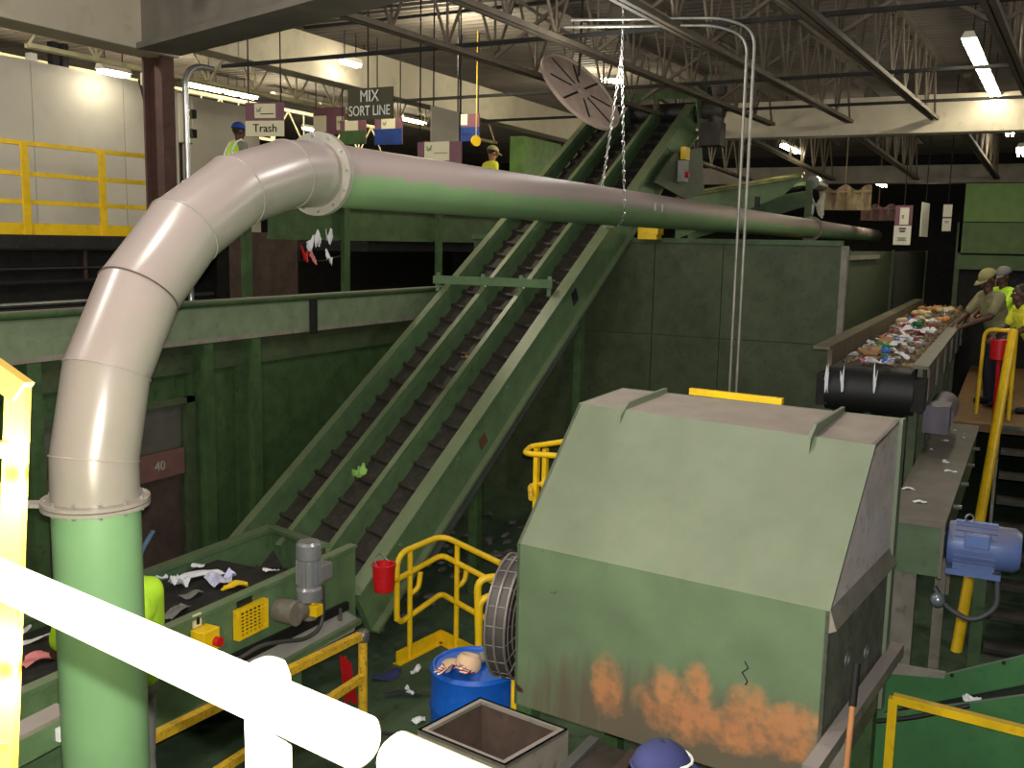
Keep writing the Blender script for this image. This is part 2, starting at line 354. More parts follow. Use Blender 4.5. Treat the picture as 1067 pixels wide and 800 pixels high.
# tab bracket on the lower flange, weld seams
lf = -RT.xy.normalized(); lf = V((lf.x, lf.y, 0))
c = V((DX, DY, zc-.08))+lf*(DR+.03)
MB().bar(c, c+lf*.12, .07, .016).bar(c+lf*.10-Z*.0, c+lf*.13-Z*.08, .07, .016).build('bracket_tab', DUCT_E, t)
for i in range(2, 8):
    p = el[i]; ax = (el[i+1]-el[i-1]) if i < len(el)-1 else X
    MB().ring(p, ax, DR*1.003, .0045, 40, 6).build('weld_seam', DUCT_E if i != 4 else BROWN, t, smooth=60)
xs_ = on(672, 219, 'y', DY-.06).x
for k in (0, .22): MB().cyl((xs_+k, DY-.165, DZ-.02), (xs_+k, DY-.165, DZ+.06), .012, n=6).build('band_bolt', GALV, t)
# chain around the duct
cx = on(642, 215, 'y', DY).x
ct = on(648, 0, 'y', DY+.1); zt = 6.3
nf, fr = V((cx-.35, DY+DR+.06, DZ)), V((cx+.15, DY-DR-.03, DZ))
hk = on(648, 56, 'y', DY+.1)
path = [V((hk.x, DY+.1, 6.50)), hk]
xn_, xf_ = on(658, 212, 'y', DY-DR).x, on(626, 195, 'y', DY+.3).x
loop = []
n = 10
def duct_under(i): 
    th = math.pi*i/n; return V((xn_+(xf_-xn_)*i/n, DY+.1+math.cos(math.pi-th)*(DR+.03), DZ-math.sin(th)*(DR+.03)))
under = [duct_under(i) for i in range(n+1)]
poly = path+under+[hk]
def resample(poly, step):
    out = [poly[0]]; acc = 0.
    for a, b in zip(poly, poly[1:]):
        L = (b-a).length; s0 = step-acc
        while s0 <= L: out.append(a+(b-a)*(s0/L)); s0 += step
        acc = (acc+L) % step
    return out
pp = resample(poly, .047); mb = MB()
for i in range(len(pp)-1):
    a, b = pp[i], pp[i+1]; d = (b-a).normalized(); c = (a+b)/2
    s1 = d.orthogonal().normalized(); s2 = d.cross(s1); sd = s1 if i % 2 else s2
    hl, hw = .026, .012
    mb.tube([c+d*(hl*math.sin(q))+sd*(hw*math.cos(q)) for q in [2*math.pi*k/8 for k in range(8)]], .0045, 5, closed=True)
solid('hanging_chain', mb, GALV, 'silver chain hanging from the roof and looped under the duct', 'chain', smooth=60)
# ================================================================== inclined conveyor
K = 1.08
def lz(x): return 1.36+.575*(x-7.56)
ca, sa = 1/math.hypot(1, .575), .575/math.hypot(1, .575)
DI, NI = V((ca, 0, sa)), V((-sa, 0, ca))
xb, xt = 6.4, on(716, 116, 'y', 4.70).x
t = thing('inclined_conveyor', 'long green inclined conveyor climbing under the duct to the roof', 'conveyor', ((xb+xt)/2, 5.4, 0))
def P(x, y, n_=0.): return V((x, y, lz(x)))+NI*n_
def rail(y, w, h, x0, x1, lip=True):
    mb = MB(); mb.bar(P(x0, y, -h/2), P(x1, y, -h/2), w*.35, h, NI)
    mb.bar(P(x0, y, 0), P(x1, y, 0), w*.75, .02, NI); return mb
rail(6.19, .12, .30, xb, xt).build('side_wall', GREEN, t)
rail(5.68, .08, .28, xb+.3, xt).build('divider', GREEN, t)
rail(5.17, .08, .28, xb+.3, xt).build('divider', GREEN, t)
mb = MB(); mb.bar(P(xb, 4.64, -.22), P(xt, 4.64, -.22), .06, .44, NI); mb.bar(P(xb, 4.65, .0), P(xt, 4.65, .0), .15, .03, NI); mb.bar(P(xb, 4.60, -.44), P(xt, 4.60, -.44), .11, .03, NI)
w = mb.build('side_wall', GREEN, t)
for k in range(9):
    x = xb+.6+k*1.0; MB().cyl(P(x, 4.61, -.1), P(x, 4.60, -.1), .014, n=6).build('bolt', GALV, w)
MB().bar(P(10.6, 4.605, -.2), P(10.72, 4.605, -.2), .012, .16, NI).build('inspection_slot', BLACK, w)
MB().bar(P(8.35, 4.605, -.26), P(8.47, 4.605, -.26), .006, .12, NI).build('rust_patch', mat('rust_patch', (92, 58, 40), .9), w)
mb = MB(); mb.bar(P(xb+.1, 5.42, -.27), P(xt, 5.42, -.27), 1.45, .03, NI)
x = xb+.25
while x < xt-.1:
    for a, b in ((4.72, 5.14), (5.20, 5.65), (5.71, 6.15)):
        c0, c1, cm = P(x, a, -.235), P(x, b, -.235), P(x-.05, (a+b)/2, -.235)
        mb.bar(c0, cm, .035, .055, NI); mb.bar(cm, c1, .035, .055, NI)
    x += .27
mb.build('cleated_belt', BELT_IN, t)
# crossbar bracket
pa, pb = on(446, 288, 'y', 6.3), on(578, 292, 'y', 4.85); zc_ = (pa.z+pb.z)/2; xc = (pa.x+pb.x)/2
br = MB().bar((xc, 6.35, zc_), (xc, 4.75, zc_), .09, .02).bar((xc-.04, 6.35, zc_-.04), (xc-.04, 4.75, zc_-.04), .02, .09).build('cross_bar', GREEN, t)
for y in (6.3, 5.68, 5.17, 4.8): MB().bar((xc, y, zc_+.05), (xc-.02, y, lz(xc)-.05), .05, .012).build('post', GREEN, br)
# underside braces and legs
MB().bar(P(xb+.8, 4.62, -.6), P(xb+4.2, 4.62, -.55), .05, .06, NI).build('return_guide', STEEL, t)
for x in (8.6, 11.2):
    for y in (4.72, 6.1): MB().bar((x, y, 0), (x, y, lz(x)-.36), .1, .1).build('leg', GREEN_DK, t)
# head: drive, hood, control box
MB().bar(P(xt-.1, 4.52, -.1), P(xt+.45, 4.52, -.1), .03, .7, NI).build('head_plate', GREEN, t); MB().bar(P(xt-.15, 6.27, -.1), P(xt+.45, 6.27, -.1), .03, .7, NI).build('head_plate', GREEN, t)
MB().bar(P(xt+.02, 6.28, .22), P(xt+.02, 4.5, .22), .35, .1, NI).build('head_cross_beam', GREEN_DK, t)
MB().cyl(P(xt+.15, 6.25, -.2), P(xt+.15, 4.52, -.2), .16, n=20).build('head_pulley', BLACK, t, smooth=40)
mo = P(xt+.22, 4.30, .02)
MB().cyl(mo, mo+V((.05, -.0, -.62)), .12, n=16).cyl(mo+V((0, .2, -.2)), mo+V((0, -.12, -.2)), .14, n=16).box(mo.x-.15, mo.x+.15, mo.y-.12, mo.y+.22, mo.z-.75, mo.z-.4).cyl(mo, mo+V((0, 0, .14)), .15, n=16).build('drive_motor', DARK if 0 else mat('motor_brown', (66, 60, 54), .6), t, smooth=40)
cb = on(702, 178, 'y', 4.55)
b_ = MB().box(cb.x-.10, cb.x+.10, 4.36, 4.46, cb.z-.16, cb.z+.14).build('control_box', mat('grey_box', (150, 150, 140), .5), t)
MB().cyl(cb+V((-.02, -.19, -.06)), cb+V((-.02, -.24, -.06)), .045, n=14).build('stop_button', RED, b_)
MB().box(cb.x-.02, cb.x+.2, 4.38, 4.45, cb.z+.16, cb.z+.34).build('warning_plate', YEL, t)
MB().prism([P(xt-2.1, 4.5, -.1), P(xt-1.3, 4.5, -.1), P(xt-.2, 4.5, -.6), P(xt-.3, 4.5, -1.3), P(xt-1.1, 4.5, -.95)], (0, -.03, 0)).build('gusset_plate', GREEN_DULL, t)
# green paper scrap on the incline
# ================================================================== infeed conveyor (bottom left)
RY, LY = 4.56, 5.95
zR = on(367, 574, 'y', RY).z; zR0 = on(169, 646, 'y', RY).z; zL = on(286, 551, 'y', LY).z; zL0 = on(153, 598, 'y', LY).z
xR = on(366, 574, 'y', RY).x; xL = on(286, 551, 'y', LY).x
t = thing('infeed_conveyor', 'green walled infeed conveyor with litter strewn belt, behind the duct riser', 'conveyor', (4, 5.2, 0))
zr = (zR+zR0)/2
wr = MB().box(1.2, xR, RY-.04, RY, zr-.62, zr).box(1.2, xR, RY-.06, RY+.02, zr-.012, zr+.012).box(1.2, xR, RY-.1, RY, zr-.64, zr-.60)
wr = wr.build('side_wall', GREEN, t)
zl = (zL+zL0)/2
MB().box(1.2, xL, LY, LY+.04, zl-.4, zl).box(1.2, xL, LY-.02, LY+.09, zl-.015, zl+.02).build('side_wall', GREEN, t)
zbelt = zl-.08
xb_ = on(228, 583, 'z', zbelt).x
mb = MB(); mb.prism([V((1.2, LY-.03, zbelt)), V((xb_, LY-.03, zbelt)), V((xb_+.09, LY-.03, zbelt-.1)), V((xb_, LY-.03, zbelt-.2)), V((1.2, LY-.03, zbelt-.2))], (0, RY+.03-LY, 0))
mb.build('belt', BELT, t, smooth=30)
A, B_ = V((xL, LY+.04, zl)), V((xR-.05, RY+.0, zr))
pm = on(338, 569, 'y', 4.85)
MB().prism([A, pm, pm-Z*.9, A-Z*.9], (.04, .02, 0)).build('end_panel', GREEN, t)
MB().bar(A-X*.0, pm, .1, .03).build('end_lip', GREEN, t)
for x in (1.9, 3.9, 5.6):
    MB().box(x-.05, x+.05, RY+.02, RY+.12, 0, zr-.6).build('leg', GREEN, t); MB().box(x-.05, x+.05, LY-.12, LY-.02, 0, zbelt-.2).build('leg', GREEN, t)
yf = RY-.045
sk = MB().prism([on(232, 685, 'y', yf), on(360, 626, 'y', yf), on(361, 634, 'y', yf), on(234, 697, 'y', yf)], (0, -.03, 0)).build('rubber_skirt', BLACK, t)
MB().prism([on(240, 694, 'y', yf), on(358, 636, 'y', yf), on(371, 643, 'y', yf), on(368, 657, 'y', yf), on(300, 692, 'y', yf), on(258, 704, 'y', yf)], (0, -.012, 0)).build('deflector_sheet', mat('pale_sheet', (182, 180, 176), .4, .3, var=.1), t, label='pale dusty metal sheet under the skirt')
p = on(354, 640, 'y', yf-.03); MB().bar(p+Z*.05, p-Z*.05, .03, .02).build('clamp_handle', STEEL, t)
# perforated guard
c0, c1, c2, c3 = on(241, 637, 'y', yf), on(273, 622, 'y', yf), on(275, 651, 'y', yf), on(245, 666, 'y', yf)
gx0, gx1 = (c0.x+c3.x)/2, (c1.x+c2.x)/2; gz0, gz1 = (c3.z+c2.z)/2, (c0.z+c1.z)/2
mb = MB(); yy = yf-.05
mb.box(gx0, gx0+.025, yy, yf, gz0, gz1).box(gx1-.025, gx1, yy, yf, gz0, gz1).box(gx0+.025, gx1-.025, yy+.001, yf, gz0, gz0+.02).box(gx0+.025, gx1-.025, yy+.001, yf, gz1-.02, gz1)
w_, h_ = gx1-gx0-.05, gz1-gz0-.04; nx, nz = 6, 7
for i in range(1, nx): mb.box(gx0+.025+w_*i/nx-.005, gx0+.025+w_*i/nx+.005, yy+.004, yy+.010, gz0+.02, gz1-.02)
for j in range(1, nz): mb.box(gx0+.025, gx1-.025, yy+.003, yy+.011, gz0+.02+h_*j/nz-.005, gz0+.02+h_*j/nz+.005)
gd = mb.build('perforated_guard', YEL, t)
MB().box(gx0+.02, gx1-.02, yf-.012, yf-.004, gz0+.02, gz1-.02).build('opening', BLACK, gd)
p = on(254, 619, 'y', yf); MB().box(p.x-.07, p.x+.07, yf-.01, yf, p.z-.075, p.z-.015).build('nameplate', mat('dark_plate', (40, 44, 44), .3, .4), t)
# push button box
p = on(214, 666, 'y', yf-.06)
eb = MB().box(p.x-.07, p.x+.07, yf-.12, yf, p.z-.07, p.z+.075).build('stop_box', YEL, t, bevel=.006)
MB().cyl((p.x+.03, yf-.12, p.z-.01), (p.x+.03, yf-.16, p.z-.01), .032, n=16).build('stop_button', RED, eb, smooth=40)
MB().box(p.x-.05, p.x+.02, yf-.012, yf, p.z+.08, p.z+.165).build('switch_plate', mat('cream_plate', (214, 204, 160), .5), t)
MB().box(p.x-.025, p.x-.005, yf-.022, yf-.01, p.z+.10, p.z+.145).build('switch', BLACK, t)
# gear motor
p = on(322, 600, 'y', yf-.16)
gm = MB().lathe(p-Z*.19, Z, [(.06, 0), (.095, .02), (.095, .1), (.08, .12), (.08, .32), (.092, .33), (.092, .43), (.075, .45)], 24).build('gear_motor', SILVER, t, smooth=35, label='silver upright gear motor')
mb = MB()
for k in range(18):
    th = 2*math.pi*k/18; o = V((math.cos(th), math.sin(th), 0))
    mb.bar(p-Z*.05+o*.086, p+Z*.12+o*.086, .006, .016, o)
mb.build('cooling_fins', SILVER, gm)
MB().box(p.x+.07, p.x+.2, p.y-.06, p.y+.04, p.z-.06, p.z+.06).build('terminal_box', SILVER, gm, bevel=.006)
g0 = on(310, 635, 'y', yf-.12)
MB().cyl((g0.x-.06, yf, g0.z), (g0.x-.06, yf-.17, g0.z), .09, n=20).cyl((g0.x-.06, yf-.14, g0.z), (g0.x+.16, yf-.14, g0.z), .075, n=16).cyl((p.x, p.y, p.z-.32), p-Z*.18, .055, n=14).build('gearbox', mat('gearbox_grey', (118, 112, 100), .5, .2), gm, smooth=40)
p2 = on(325, 633, 'y', yf-.2)
MB().box(p2.x-.04, p2.x+.04, yf-.27, yf-.17, p2.z-.05, p2.z+.03).box(p2.x-.02, p2.x+.02, yf-.23, yf-.2, p2.z+.03, p2.z+.09).build('shaft_cover', YEL, gm, bevel=.005)
cp = [on(*q, 'y', yf-.12) for q in ((336, 610), (337, 635), (334, 655), (318, 666), (296, 668), (272, 672), (250, 686), (238, 690))]
MB().tube(fillet(cp, .08), .016, 8).build('cable', mat('grey_cable', (66, 64, 62), .5), t, smooth=50)
# black back side under the belt
# ================================================================== baler hood
hb = R(-6.694); av, bv = V((math.sin(hb), -math.cos(hb), 0)), V((math.cos(hb), math.sin(hb), 0))
O = V((4.86, 2.39, 0)); Wd, Dp = 1.757, 1.24
def Q(s, d, z): return O+av*s+bv*d+Z*z
t = thing('baler_hood', 'big dull green sloped steel hood with orange rust at its foot, in the middle', 'baler', tuple(Q(Wd/2, Dp/2, 0)))
prof = [(0, .95), (0, 1.91), (.66, 2.63), (Dp, 2.66), (Dp, .95)]
# left cheek + skins
sk = .02
mb = MB(); mb.prism([Q(0, .66, 2.63), Q(Wd, .66, 2.60), Q(Wd, Dp, 2.66), Q(0, Dp, 2.66)], (0, 0, -sk))
mb.build('top_plate', mat('dusty_top', (150, 138, 128), .7, var=.1, spots=.3, spotcol=(120, 120, 100)), t, label='dusty grey top plate')
MB().prism([Q(0, 0, 1.91), Q(Wd, 0, 1.91), Q(Wd, .66, 2.60), Q(0, .66, 2.63)], -(NH := V((-bv.x*.7, -bv.y*.7, .7)))*sk).build('sloped_front', HOOD, t, label='sloped upper front plate')
# front plate with rust
RM = mat('hood_front', (96, 114, 86), .5, var=.12, scale=4, spots=.15, spotcol=(70, 95, 65)); nt = RM.node_tree; L = nt.links
tc = nn(nt, 'ShaderNodeTexCoord'); mp = nn(nt, 'ShaderNodeMapping', vector_type='POINT'); L.new(tc.outputs['Object'], mp.inputs[0])
bs = nt.nodes['Principled BSDF']; base = bs.inputs['Base Color'].links[0].from_socket
# object coordinates: origin of the baler; s = along the front, z = height
dv = nn(nt, 'ShaderNodeVectorMath', operation='DOT_PRODUCT'); L.new(tc.outputs['Object'], dv.inputs[0]); dv.inputs[1].default_value = av
S_ = math2(nt, 'ADD', dv.outputs['Value'], Wd/2); sp = nn(nt, 'ShaderNodeSeparateXYZ'); L.new(tc.outputs['Object'], sp.inputs[0]); Zc = sp.outputs[2]
def bump1(src, c, w):
    d = math2(nt, 'DIVIDE', math2(nt, 'ABSOLUTE', math2(nt, 'SUBTRACT', src, c), 0.), w) if 0 else math2(nt, 'DIVIDE', math2(nt, 'SUBTRACT', src, c), w)
    q = math2(nt, 'MULTIPLY', d, d); return math2(nt, 'SUBTRACT', 1., q)
def blob(s, z, ws, wz):
    a = math2(nt, 'SUBTRACT', bump1(S_, s, ws), 1.); b = math2(nt, 'SUBTRACT', bump1(Zc, z, wz), 1.)
    return math2(nt, 'ADD', math2(nt, 'ADD', a, b), 1.)
fld = None
for s, z, ws, wz in ((.60, 1.22, .09, .16), (.95, 1.30, .10, .10), (1.02, 1.20, .22, .15), (1.12, 1.38, .07, .10), (1.40, 1.36, .10, .09), (1.50, 1.28, .22, .09), (1.62, 1.33, .13, .07), (1.60, 1.2, .13, .08), (1.32, 1.18, .2, .1)):
    b = blob(s, z, ws, wz); fld = b if fld is None else math2(nt, 'MAXIMUM', fld, b)
n1 = nn(nt, 'ShaderNodeTexNoise'); n1.inputs['Scale'].default_value = 11; n1.inputs['Detail'].default_value = 8; n1.inputs['Roughness'].default_value = .65; L.new(tc.outputs['Object'], n1.inputs['Vector'])
nz_ = math2(nt, 'MULTIPLY', math2(nt, 'SUBTRACT', n1.outputs[0], .5), 3.2)
n6 = nn(nt, 'ShaderNodeTexNoise'); n6.inputs['Scale'].default_value = 15; n6.inputs['Detail'].default_value = 6; L.new(tc.outputs['Object'], n6.inputs['Vector'])
m1 = math2(nt, 'MULTIPLY', ramp(nt, math2(nt, 'ADD', fld, nz_), -.6, 1.0), math2(nt, 'ADD', .45, ramp(nt, n6.outputs[0], .3, .65)))
m1 = math2(nt, 'MINIMUM', m1, 1.)
# grime band along the foot with streaks
st = nn(nt, 'ShaderNodeTexNoise'); st.inputs['Scale'].default_value = 1; st.inputs['Detail'].default_value = 6
mp2 = nn(nt, 'ShaderNodeMapping'); mp2.inputs['Scale'].default_value = (22, 22, 2.2); L.new(tc.outputs['Object'], mp2.inputs[0]); L.new(mp2.outputs[0], st.inputs['Vector'])
gb = blob(1.15, 1.0, 1.0, .34); g1 = ramp(nt, math2(nt, 'ADD', gb, math2(nt, 'MULTIPLY', math2(nt, 'SUBTRACT', st.outputs[0], .5), 2.2)), -.7, .55)
c_ = mixc(nt, math2(nt, 'MULTIPLY', g1, .85), base, lin((92, 78, 66)))
rc = mixc(nt, n1.outputs[0], lin((170, 108, 66)), lin((206, 138, 90)))
c_ = mixc(nt, math2(nt, 'MULTIPLY', m1, .68), c_, rc)
n5 = nn(nt, 'ShaderNodeTexNoise'); n5.inputs['Scale'].default_value = 5; n5.inputs['Detail'].default_value = 10; L.new(tc.outputs['Object'], n5.inputs['Vector'])
c_ = mixc(nt, ramp(nt, n5.outputs[0], .70, .73), c_, lin((54, 38, 34))); L.new(c_, bs.inputs['Base Color'])
fp = MB().prism([Q(0, 0, .95), Q(Wd, 0, .95), Q(Wd, 0, 1.91), Q(0, 0, 1.91)], bv*sk).build('front_plate', RM, t, label='flat lower front plate with orange rust blotches')
sc = [Q(1.36, -.003, 1.56), Q(1.38, -.003, 1.53), Q(1.35, -.003, 1.50), Q(1.38, -.003, 1.46), Q(1.37, -.003, 1.44)]
MB().tube(sc, .004, 5).build('scribble', BLACK, fp)
MB().prism([Q(0, d, z) for d, z in prof], av*sk).build('left_cheek', HOOD, t)
MB().prism([Q(Wd, d, z) for d, z in ((0, 1.91), (.66, 2.60), (Dp, 2.66), (Dp, 1.91))], -av*sk).build('right_cheek', mat('cheek_dust_sheen', (214, 202, 196), .4, var=.12, spots=.4, spotcol=(130, 134, 118)), t, label='dusty right cheek with painted-in sheen')  # dusty cheek, base colour lightened to stand in for the flash sheen
MB().prism([Q(Wd, d, z) for d, z in ((0, .95), (0, 1.91), (Dp, 1.91), (Dp, .95))], -av*sk).build('right_lower_plate', mat('cheek_low', (96, 98, 86), .6, var=.3, scale=7, spots=.6, spotcol=(56, 56, 48)), t, label='grimy lower right side plate')
MB().prism([Q(0, Dp, .95), Q(Wd, Dp, .95), Q(Wd, Dp, 2.66), Q(0, Dp, 2.66)], -bv*sk).build('back_plate', HOOD, t)
MB().box(0, 0.001, 0, .001, 0, .001) if 0 else None
MB().prism([Q(Wd-.0, Dp-.06, .95), Q(Wd+.02, Dp-.06, .95), Q(Wd+.02, Dp+.02, .95), Q(Wd, Dp+.02, .95)], (0, 0, 1.71)).build('corner_angle', HOOD, t)
mb = MB(); mb.prism([Q(Wd, .0, 1.92), Q(Wd+.035, .0, 1.82), Q(Wd, .0, 1.80)], bv*Dp); mb.build('side_ledge', HOODG, t, label='dusty sloped ledge on the right side')
for s in (.30, 1.42): 
    MB().prism([Q(s, .58, 2.52), Q(s, .60, 2.60), Q(s, .70, 2.665), Q(s, Dp, 2.69), Q(s, Dp, 2.62)], av*.02).build('top_rib', HOOD, t)
mb = MB(); mb.bar(Q(Wd+.05, -.35, 1.27), Q(Wd+.05, Dp+.12, 1.27), .07, .07); mb.build('side_rail', HOODG, t, label='grey steel rail along the right side')
MB().bar(Q(Wd+.05, .12, 1.25), Q(Wd+.05, .12, .55), .07, .05).bar(Q(Wd+.05, .12, .55), Q(Wd+.05, -.12, .55), .06, .04).build('rail_bracket', HOODG, t)
for k, (s, d, z) in enumerate(((Wd+.01, .35, 1.55), (Wd+.01, .75, 1.45))): MB().ring(Q(s, d, z), av, .035, .008, 16, 6).build('pull_ring', STEEL, t)
MB().bar(Q(.46, Dp+.04, 2.68), Q(1.06, Dp+.04, 2.675), .04, .04).build('back_edge_strip', YEL, t, label='yellow strip along the top back edge')
for s in (.06, Wd-.06):
    for d in (.06, Dp-.06): MB().bar(Q(s, d, 0), Q(s, d, .95), .1, .1, bv).build('leg', GREEN_DK, t)
MB().prism([Q(.05, .05, .93), Q(Wd-.05, .05, .93), Q(Wd-.05, Dp-.05, .93), Q(.05, Dp-.05, .93)], (0, 0, .02)).build('bottom_plate', DARK, t)
# open box in front
b0, b1, b2, b3 = V((4.24, 2.66, 1)), V((4.74, 2.55, 1)), V((4.64, 1.95, 1)), V((4.14, 2.08, 1))
t = thing('open_chute_box', 'open topped square green steel box with dark grimy inside, in front of the blue drum', 'chute box', ((4.44), 2.3, 0))
cs = [b0, b1, b2, b3]; cc = sum(cs, V())/4
mb = MB(); mi = MB()
for i in range(4):
    a, b = cs[i], cs[(i+1) % 4]; ia, ib = a+(cc-a)*.14, b+(cc-b)*.14
    mb.prism([a, b, ib, ia], (0, 0, -.02)); mb.prism([a, b, b-Z*.5, a-Z*.5], ((cc-(a+b)/2).normalized()*.015))
mb.build('rim', HOODG, t); 
for i in range(4):
    a, b = cs[i], cs[(i+1) % 4]; ia, ib = a+(cc-a)*.12, b+(cc-b)*.12
    mi.prism([ia-Z*.02, ib-Z*.02, ib+(cc-ib)*.25-Z*.5, ia+(cc-ia)*.25-Z*.5], (cc-(a+b)/2).normalized()*-.012)
mi.prism([c+(cc-c)*.3-Z*.5 for c in cs], (0, 0, -.02)).build('liner', BROWN, t)
for c in cs: MB().box(c.x+(cc.x-c.x)*.1-.03, c.x+(cc.x-c.x)*.1+.03, c.y+(cc.y-c.y)*.1-.03, c.y+(cc.y-c.y)*.1+.03, 0, .52).build('leg', GREEN_DK, t)
# feed bed in front of the hood
t = thing('feed_bed', 'dark steel feed bed with worn strips along the foot of the hood', 'feed table', tuple(Q(1.25, -.3, 0)))
MB().prism([Q(.52, -.5, .86), Q(1.95, -.5, .86), Q(1.95, -.03, .90), Q(.52, -.03, .90)], (0, 0, -.04)).build('bed_plate', mat('bed_dark', (62, 56, 50), .6, .2, var=.35, spots=.4, spotcol=(40, 36, 32)), t)
for s in (.55, .80, 1.06, 1.32, 1.58): MB().bar(Q(s, -.5, .87), Q(s+.0, -.03, .91), .06, .03).build('wear_strip', STEEL if s < .6 else BROWN, t)
for s in (.7, 1.85): MB().bar(Q(s, -.4, 0), Q(s, -.4, .83), .08, .08).build('leg', GREEN_DK, t)
# ---------------- drum with bucket hat / cloth
dz = .0; dc = V((0, 0, 0))+ (CP+ray(495, 690)*6.5)
t = thing('plastic_drum', 'blue plastic drum with a tan bundle on top, left of the hood', 'drum', (dc.x, dc.y, 0))
hz = dc.z
MB().lathe((dc.x, dc.y, 0), Z, [(.25, 0), (.285, .02), (.29, .2), (.297, .29), (.29, .31), (.29, hz*.66), (.297, hz*.68), (.29, hz*.7), (.29, hz-.05), (.297, hz-.03), (.28, hz-.005), (.265, hz-.005), (.255, hz-.02), (.0, hz-.02)], 40).build('barrel', BLUE, t, smooth=50)
for k in (-.12, .12): MB().cyl((dc.x+k, dc.y+.05, hz-.02), (dc.x+k, dc.y+.05, hz-.006), .03, n=16).build('bung', BLUE, t)
# tan cap and striped cloth
c = CP+ray(487, 684)*6.42
t = thing('tan_cap', 'crumpled tan cap lying on the blue drum', 'cap', (c.x, c.y, hz-.02))
MB().lathe((c.x, c.y, hz-.02), (.25, -.1, 1), [(.075, 0), (.088, .03), (.08, .075), (.06, .1), (.045, .096), (0, .07)], 20).build('crown', TAN, t, smooth=60)
MB().ball((c.x-.02, c.y+.1, hz+.01), .075, .07, .02).build('brim', TAN, t, smooth=60)
def cloth(name, c, sx, sy, h, m_, label, cat, seed, rot=0., z0=None, n=9, group=None):
    rnd = random.Random(seed); bm = MB(); g = []
    ph = [rnd.uniform(0, 6) for _ in range(6)]; fr = [rnd.uniform(.5, 1.5) for _ in range(6)]
    for i in range(n+1):
        row = []
        for j in range(n+1):
            u, v = i/n-.5, j/n-.5
            ed = 1-.5*(max(abs(u), abs(v))*2)**3*(.45 if abs(u) > .3 and abs(v) > .3 else .1)+.14*math.sin(ph[0]+3*math.atan2(v, u)) 
            x, y = u*sx*ed, v*sy*ed
            z = h*(.5+.25*math.sin(ph[1]+fr[0]*u*6)+.25*math.sin(ph[2]+fr[1]*v*6+fr[2]*u*3))+rnd.uniform(-.07, .07)*h
            row.append(bm.bm.verts.new(V((c[0]+x*math.cos(rot)-y*math.sin(rot), c[1]+x*math.sin(rot)+y*math.cos(rot), c[2]+max(z, .002)))))
        g.append(row)
    for i in range(n):
        for j in range(n): bm.bm.faces.new((g[i][j], g[i+1][j], g[i+1][j+1], g[i][j+1]))
    o = bm.build(name, m_); md = o.modifiers.new('thick', 'SOLIDIFY'); md.thickness = .003
    tag(o, label, cat, group); return o
SM = bpy.data.materials.new('striped_cloth'); SM.use_nodes = True; nt = SM.node_tree
tcs = nn(nt, 'ShaderNodeTexCoord'); wv = nn(nt, 'ShaderNodeTexWave', bands_direction='DIAGONAL'); wv.inputs['Scale'].default_value = 14; wv.inputs['Distortion'].default_value = .5
nt.links.new(tcs.outputs['Object'], wv.inputs['Vector'])
nt.links.new(mixc(nt, ramp(nt, wv.outputs['Fac'], .45, .55), lin((226, 214, 200)), lin((150, 48, 50))), nt.nodes['Principled BSDF'].inputs['Base Color'])
cl = CP+ray(474, 692)*6.3
cloth('striped_cloth', (cl.x, cl.y, hz-.012), .22, .24, .12, SM, 'red and white striped cloth beside the tan cap on the drum', 'cloth', 3, .5)
cl = CP+ray(502, 682)*6.55
cloth('rag', (cl.x, cl.y, hz-.012), .16, .12, .05, GREYF, 'small grey rag on the drum next to the fan', 'rag', 5)
# ---------------- fan
fc = Q(-.19, .30, 0); fz = (CP+ray(527, 646)*5.95).z
t = thing('drum_fan', 'round wire caged fan seen edge on between blue drum and hood', 'fan', (fc.x, fc.y, 0))
fax = (av*.95+bv*.12).normalized(); fc = V((fc.x, fc.y, fz)); FRr = .37
fax = (Q(1, 0, 0)-Q(0, 0, 0)).normalized(); fax = V((math.cos(R(96)), math.sin(R(96)), 0))
mb = MB()
for k, (rr, o) in enumerate(((FRr, -.06), (FRr, .06), (FRr*1.01, 0))): mb.ring(fc+fax*o, fax, rr, .008, 40, 6)
for o, sg in ((-.1, -1), (.1, 1)):
    for rr in (.08, .13, .18, .23, .28, .33): mb.ring(fc+fax*(o-sg*.04*(rr/.37)**2), fax, rr, .0035, 36, 5)
    a_ = fax.orthogonal().normalized(); b_ = fax.cross(a_)
    for k in range(20):
        th = 2*math.pi*k/20; e = a_*math.cos(th)+b_*math.sin(th)
        mb.tube([fc+fax*o+e*.06, fc+fax*(o-sg*.01)+e*.2, fc+fax*(o*.6)+e*FRr, fc+e*FRr], .0035, 5)
mb.build('wire_cage', mat('cage_wire', (140, 132, 128), .4, .5), t)
mb = MB().lathe(fc-fax*.06, fax, [(FRr*.985, 0), (FRr*.985, .12), (FRr*.975, .12), (FRr*.975, 0)], 40); mb.build('shroud', mat('shroud_grey', (80, 75, 74), .5, .4, var=.2), t, smooth=50)
hub = MB().lathe(fc-fax*.08, fax, [(.07, 0), (.08, .05), (.08, .14), (.05, .16)], 20).build('motor_hub', DARK, t, smooth=50)
for k in range(4):
    th = math.pi/2*k+.4; e = a_*math.cos(th)+b_*math.sin(th); f = fax.cross(e)
    MB().prism([fc+e*.07+f*.04, fc+e*.33+f*.12, fc+e*.34-f*.04, fc+e*.07-f*.04], fax*.012).build('blade', STEEL, t)
MB().cyl((fc.x, fc.y, 0), (fc.x, fc.y, fz-FRr), .025, n=12).lathe((fc.x, fc.y, 0), Z, [(.16, 0), (.16, .02), (.03, .04)], 20).build('stand', YEL, t, smooth=40)
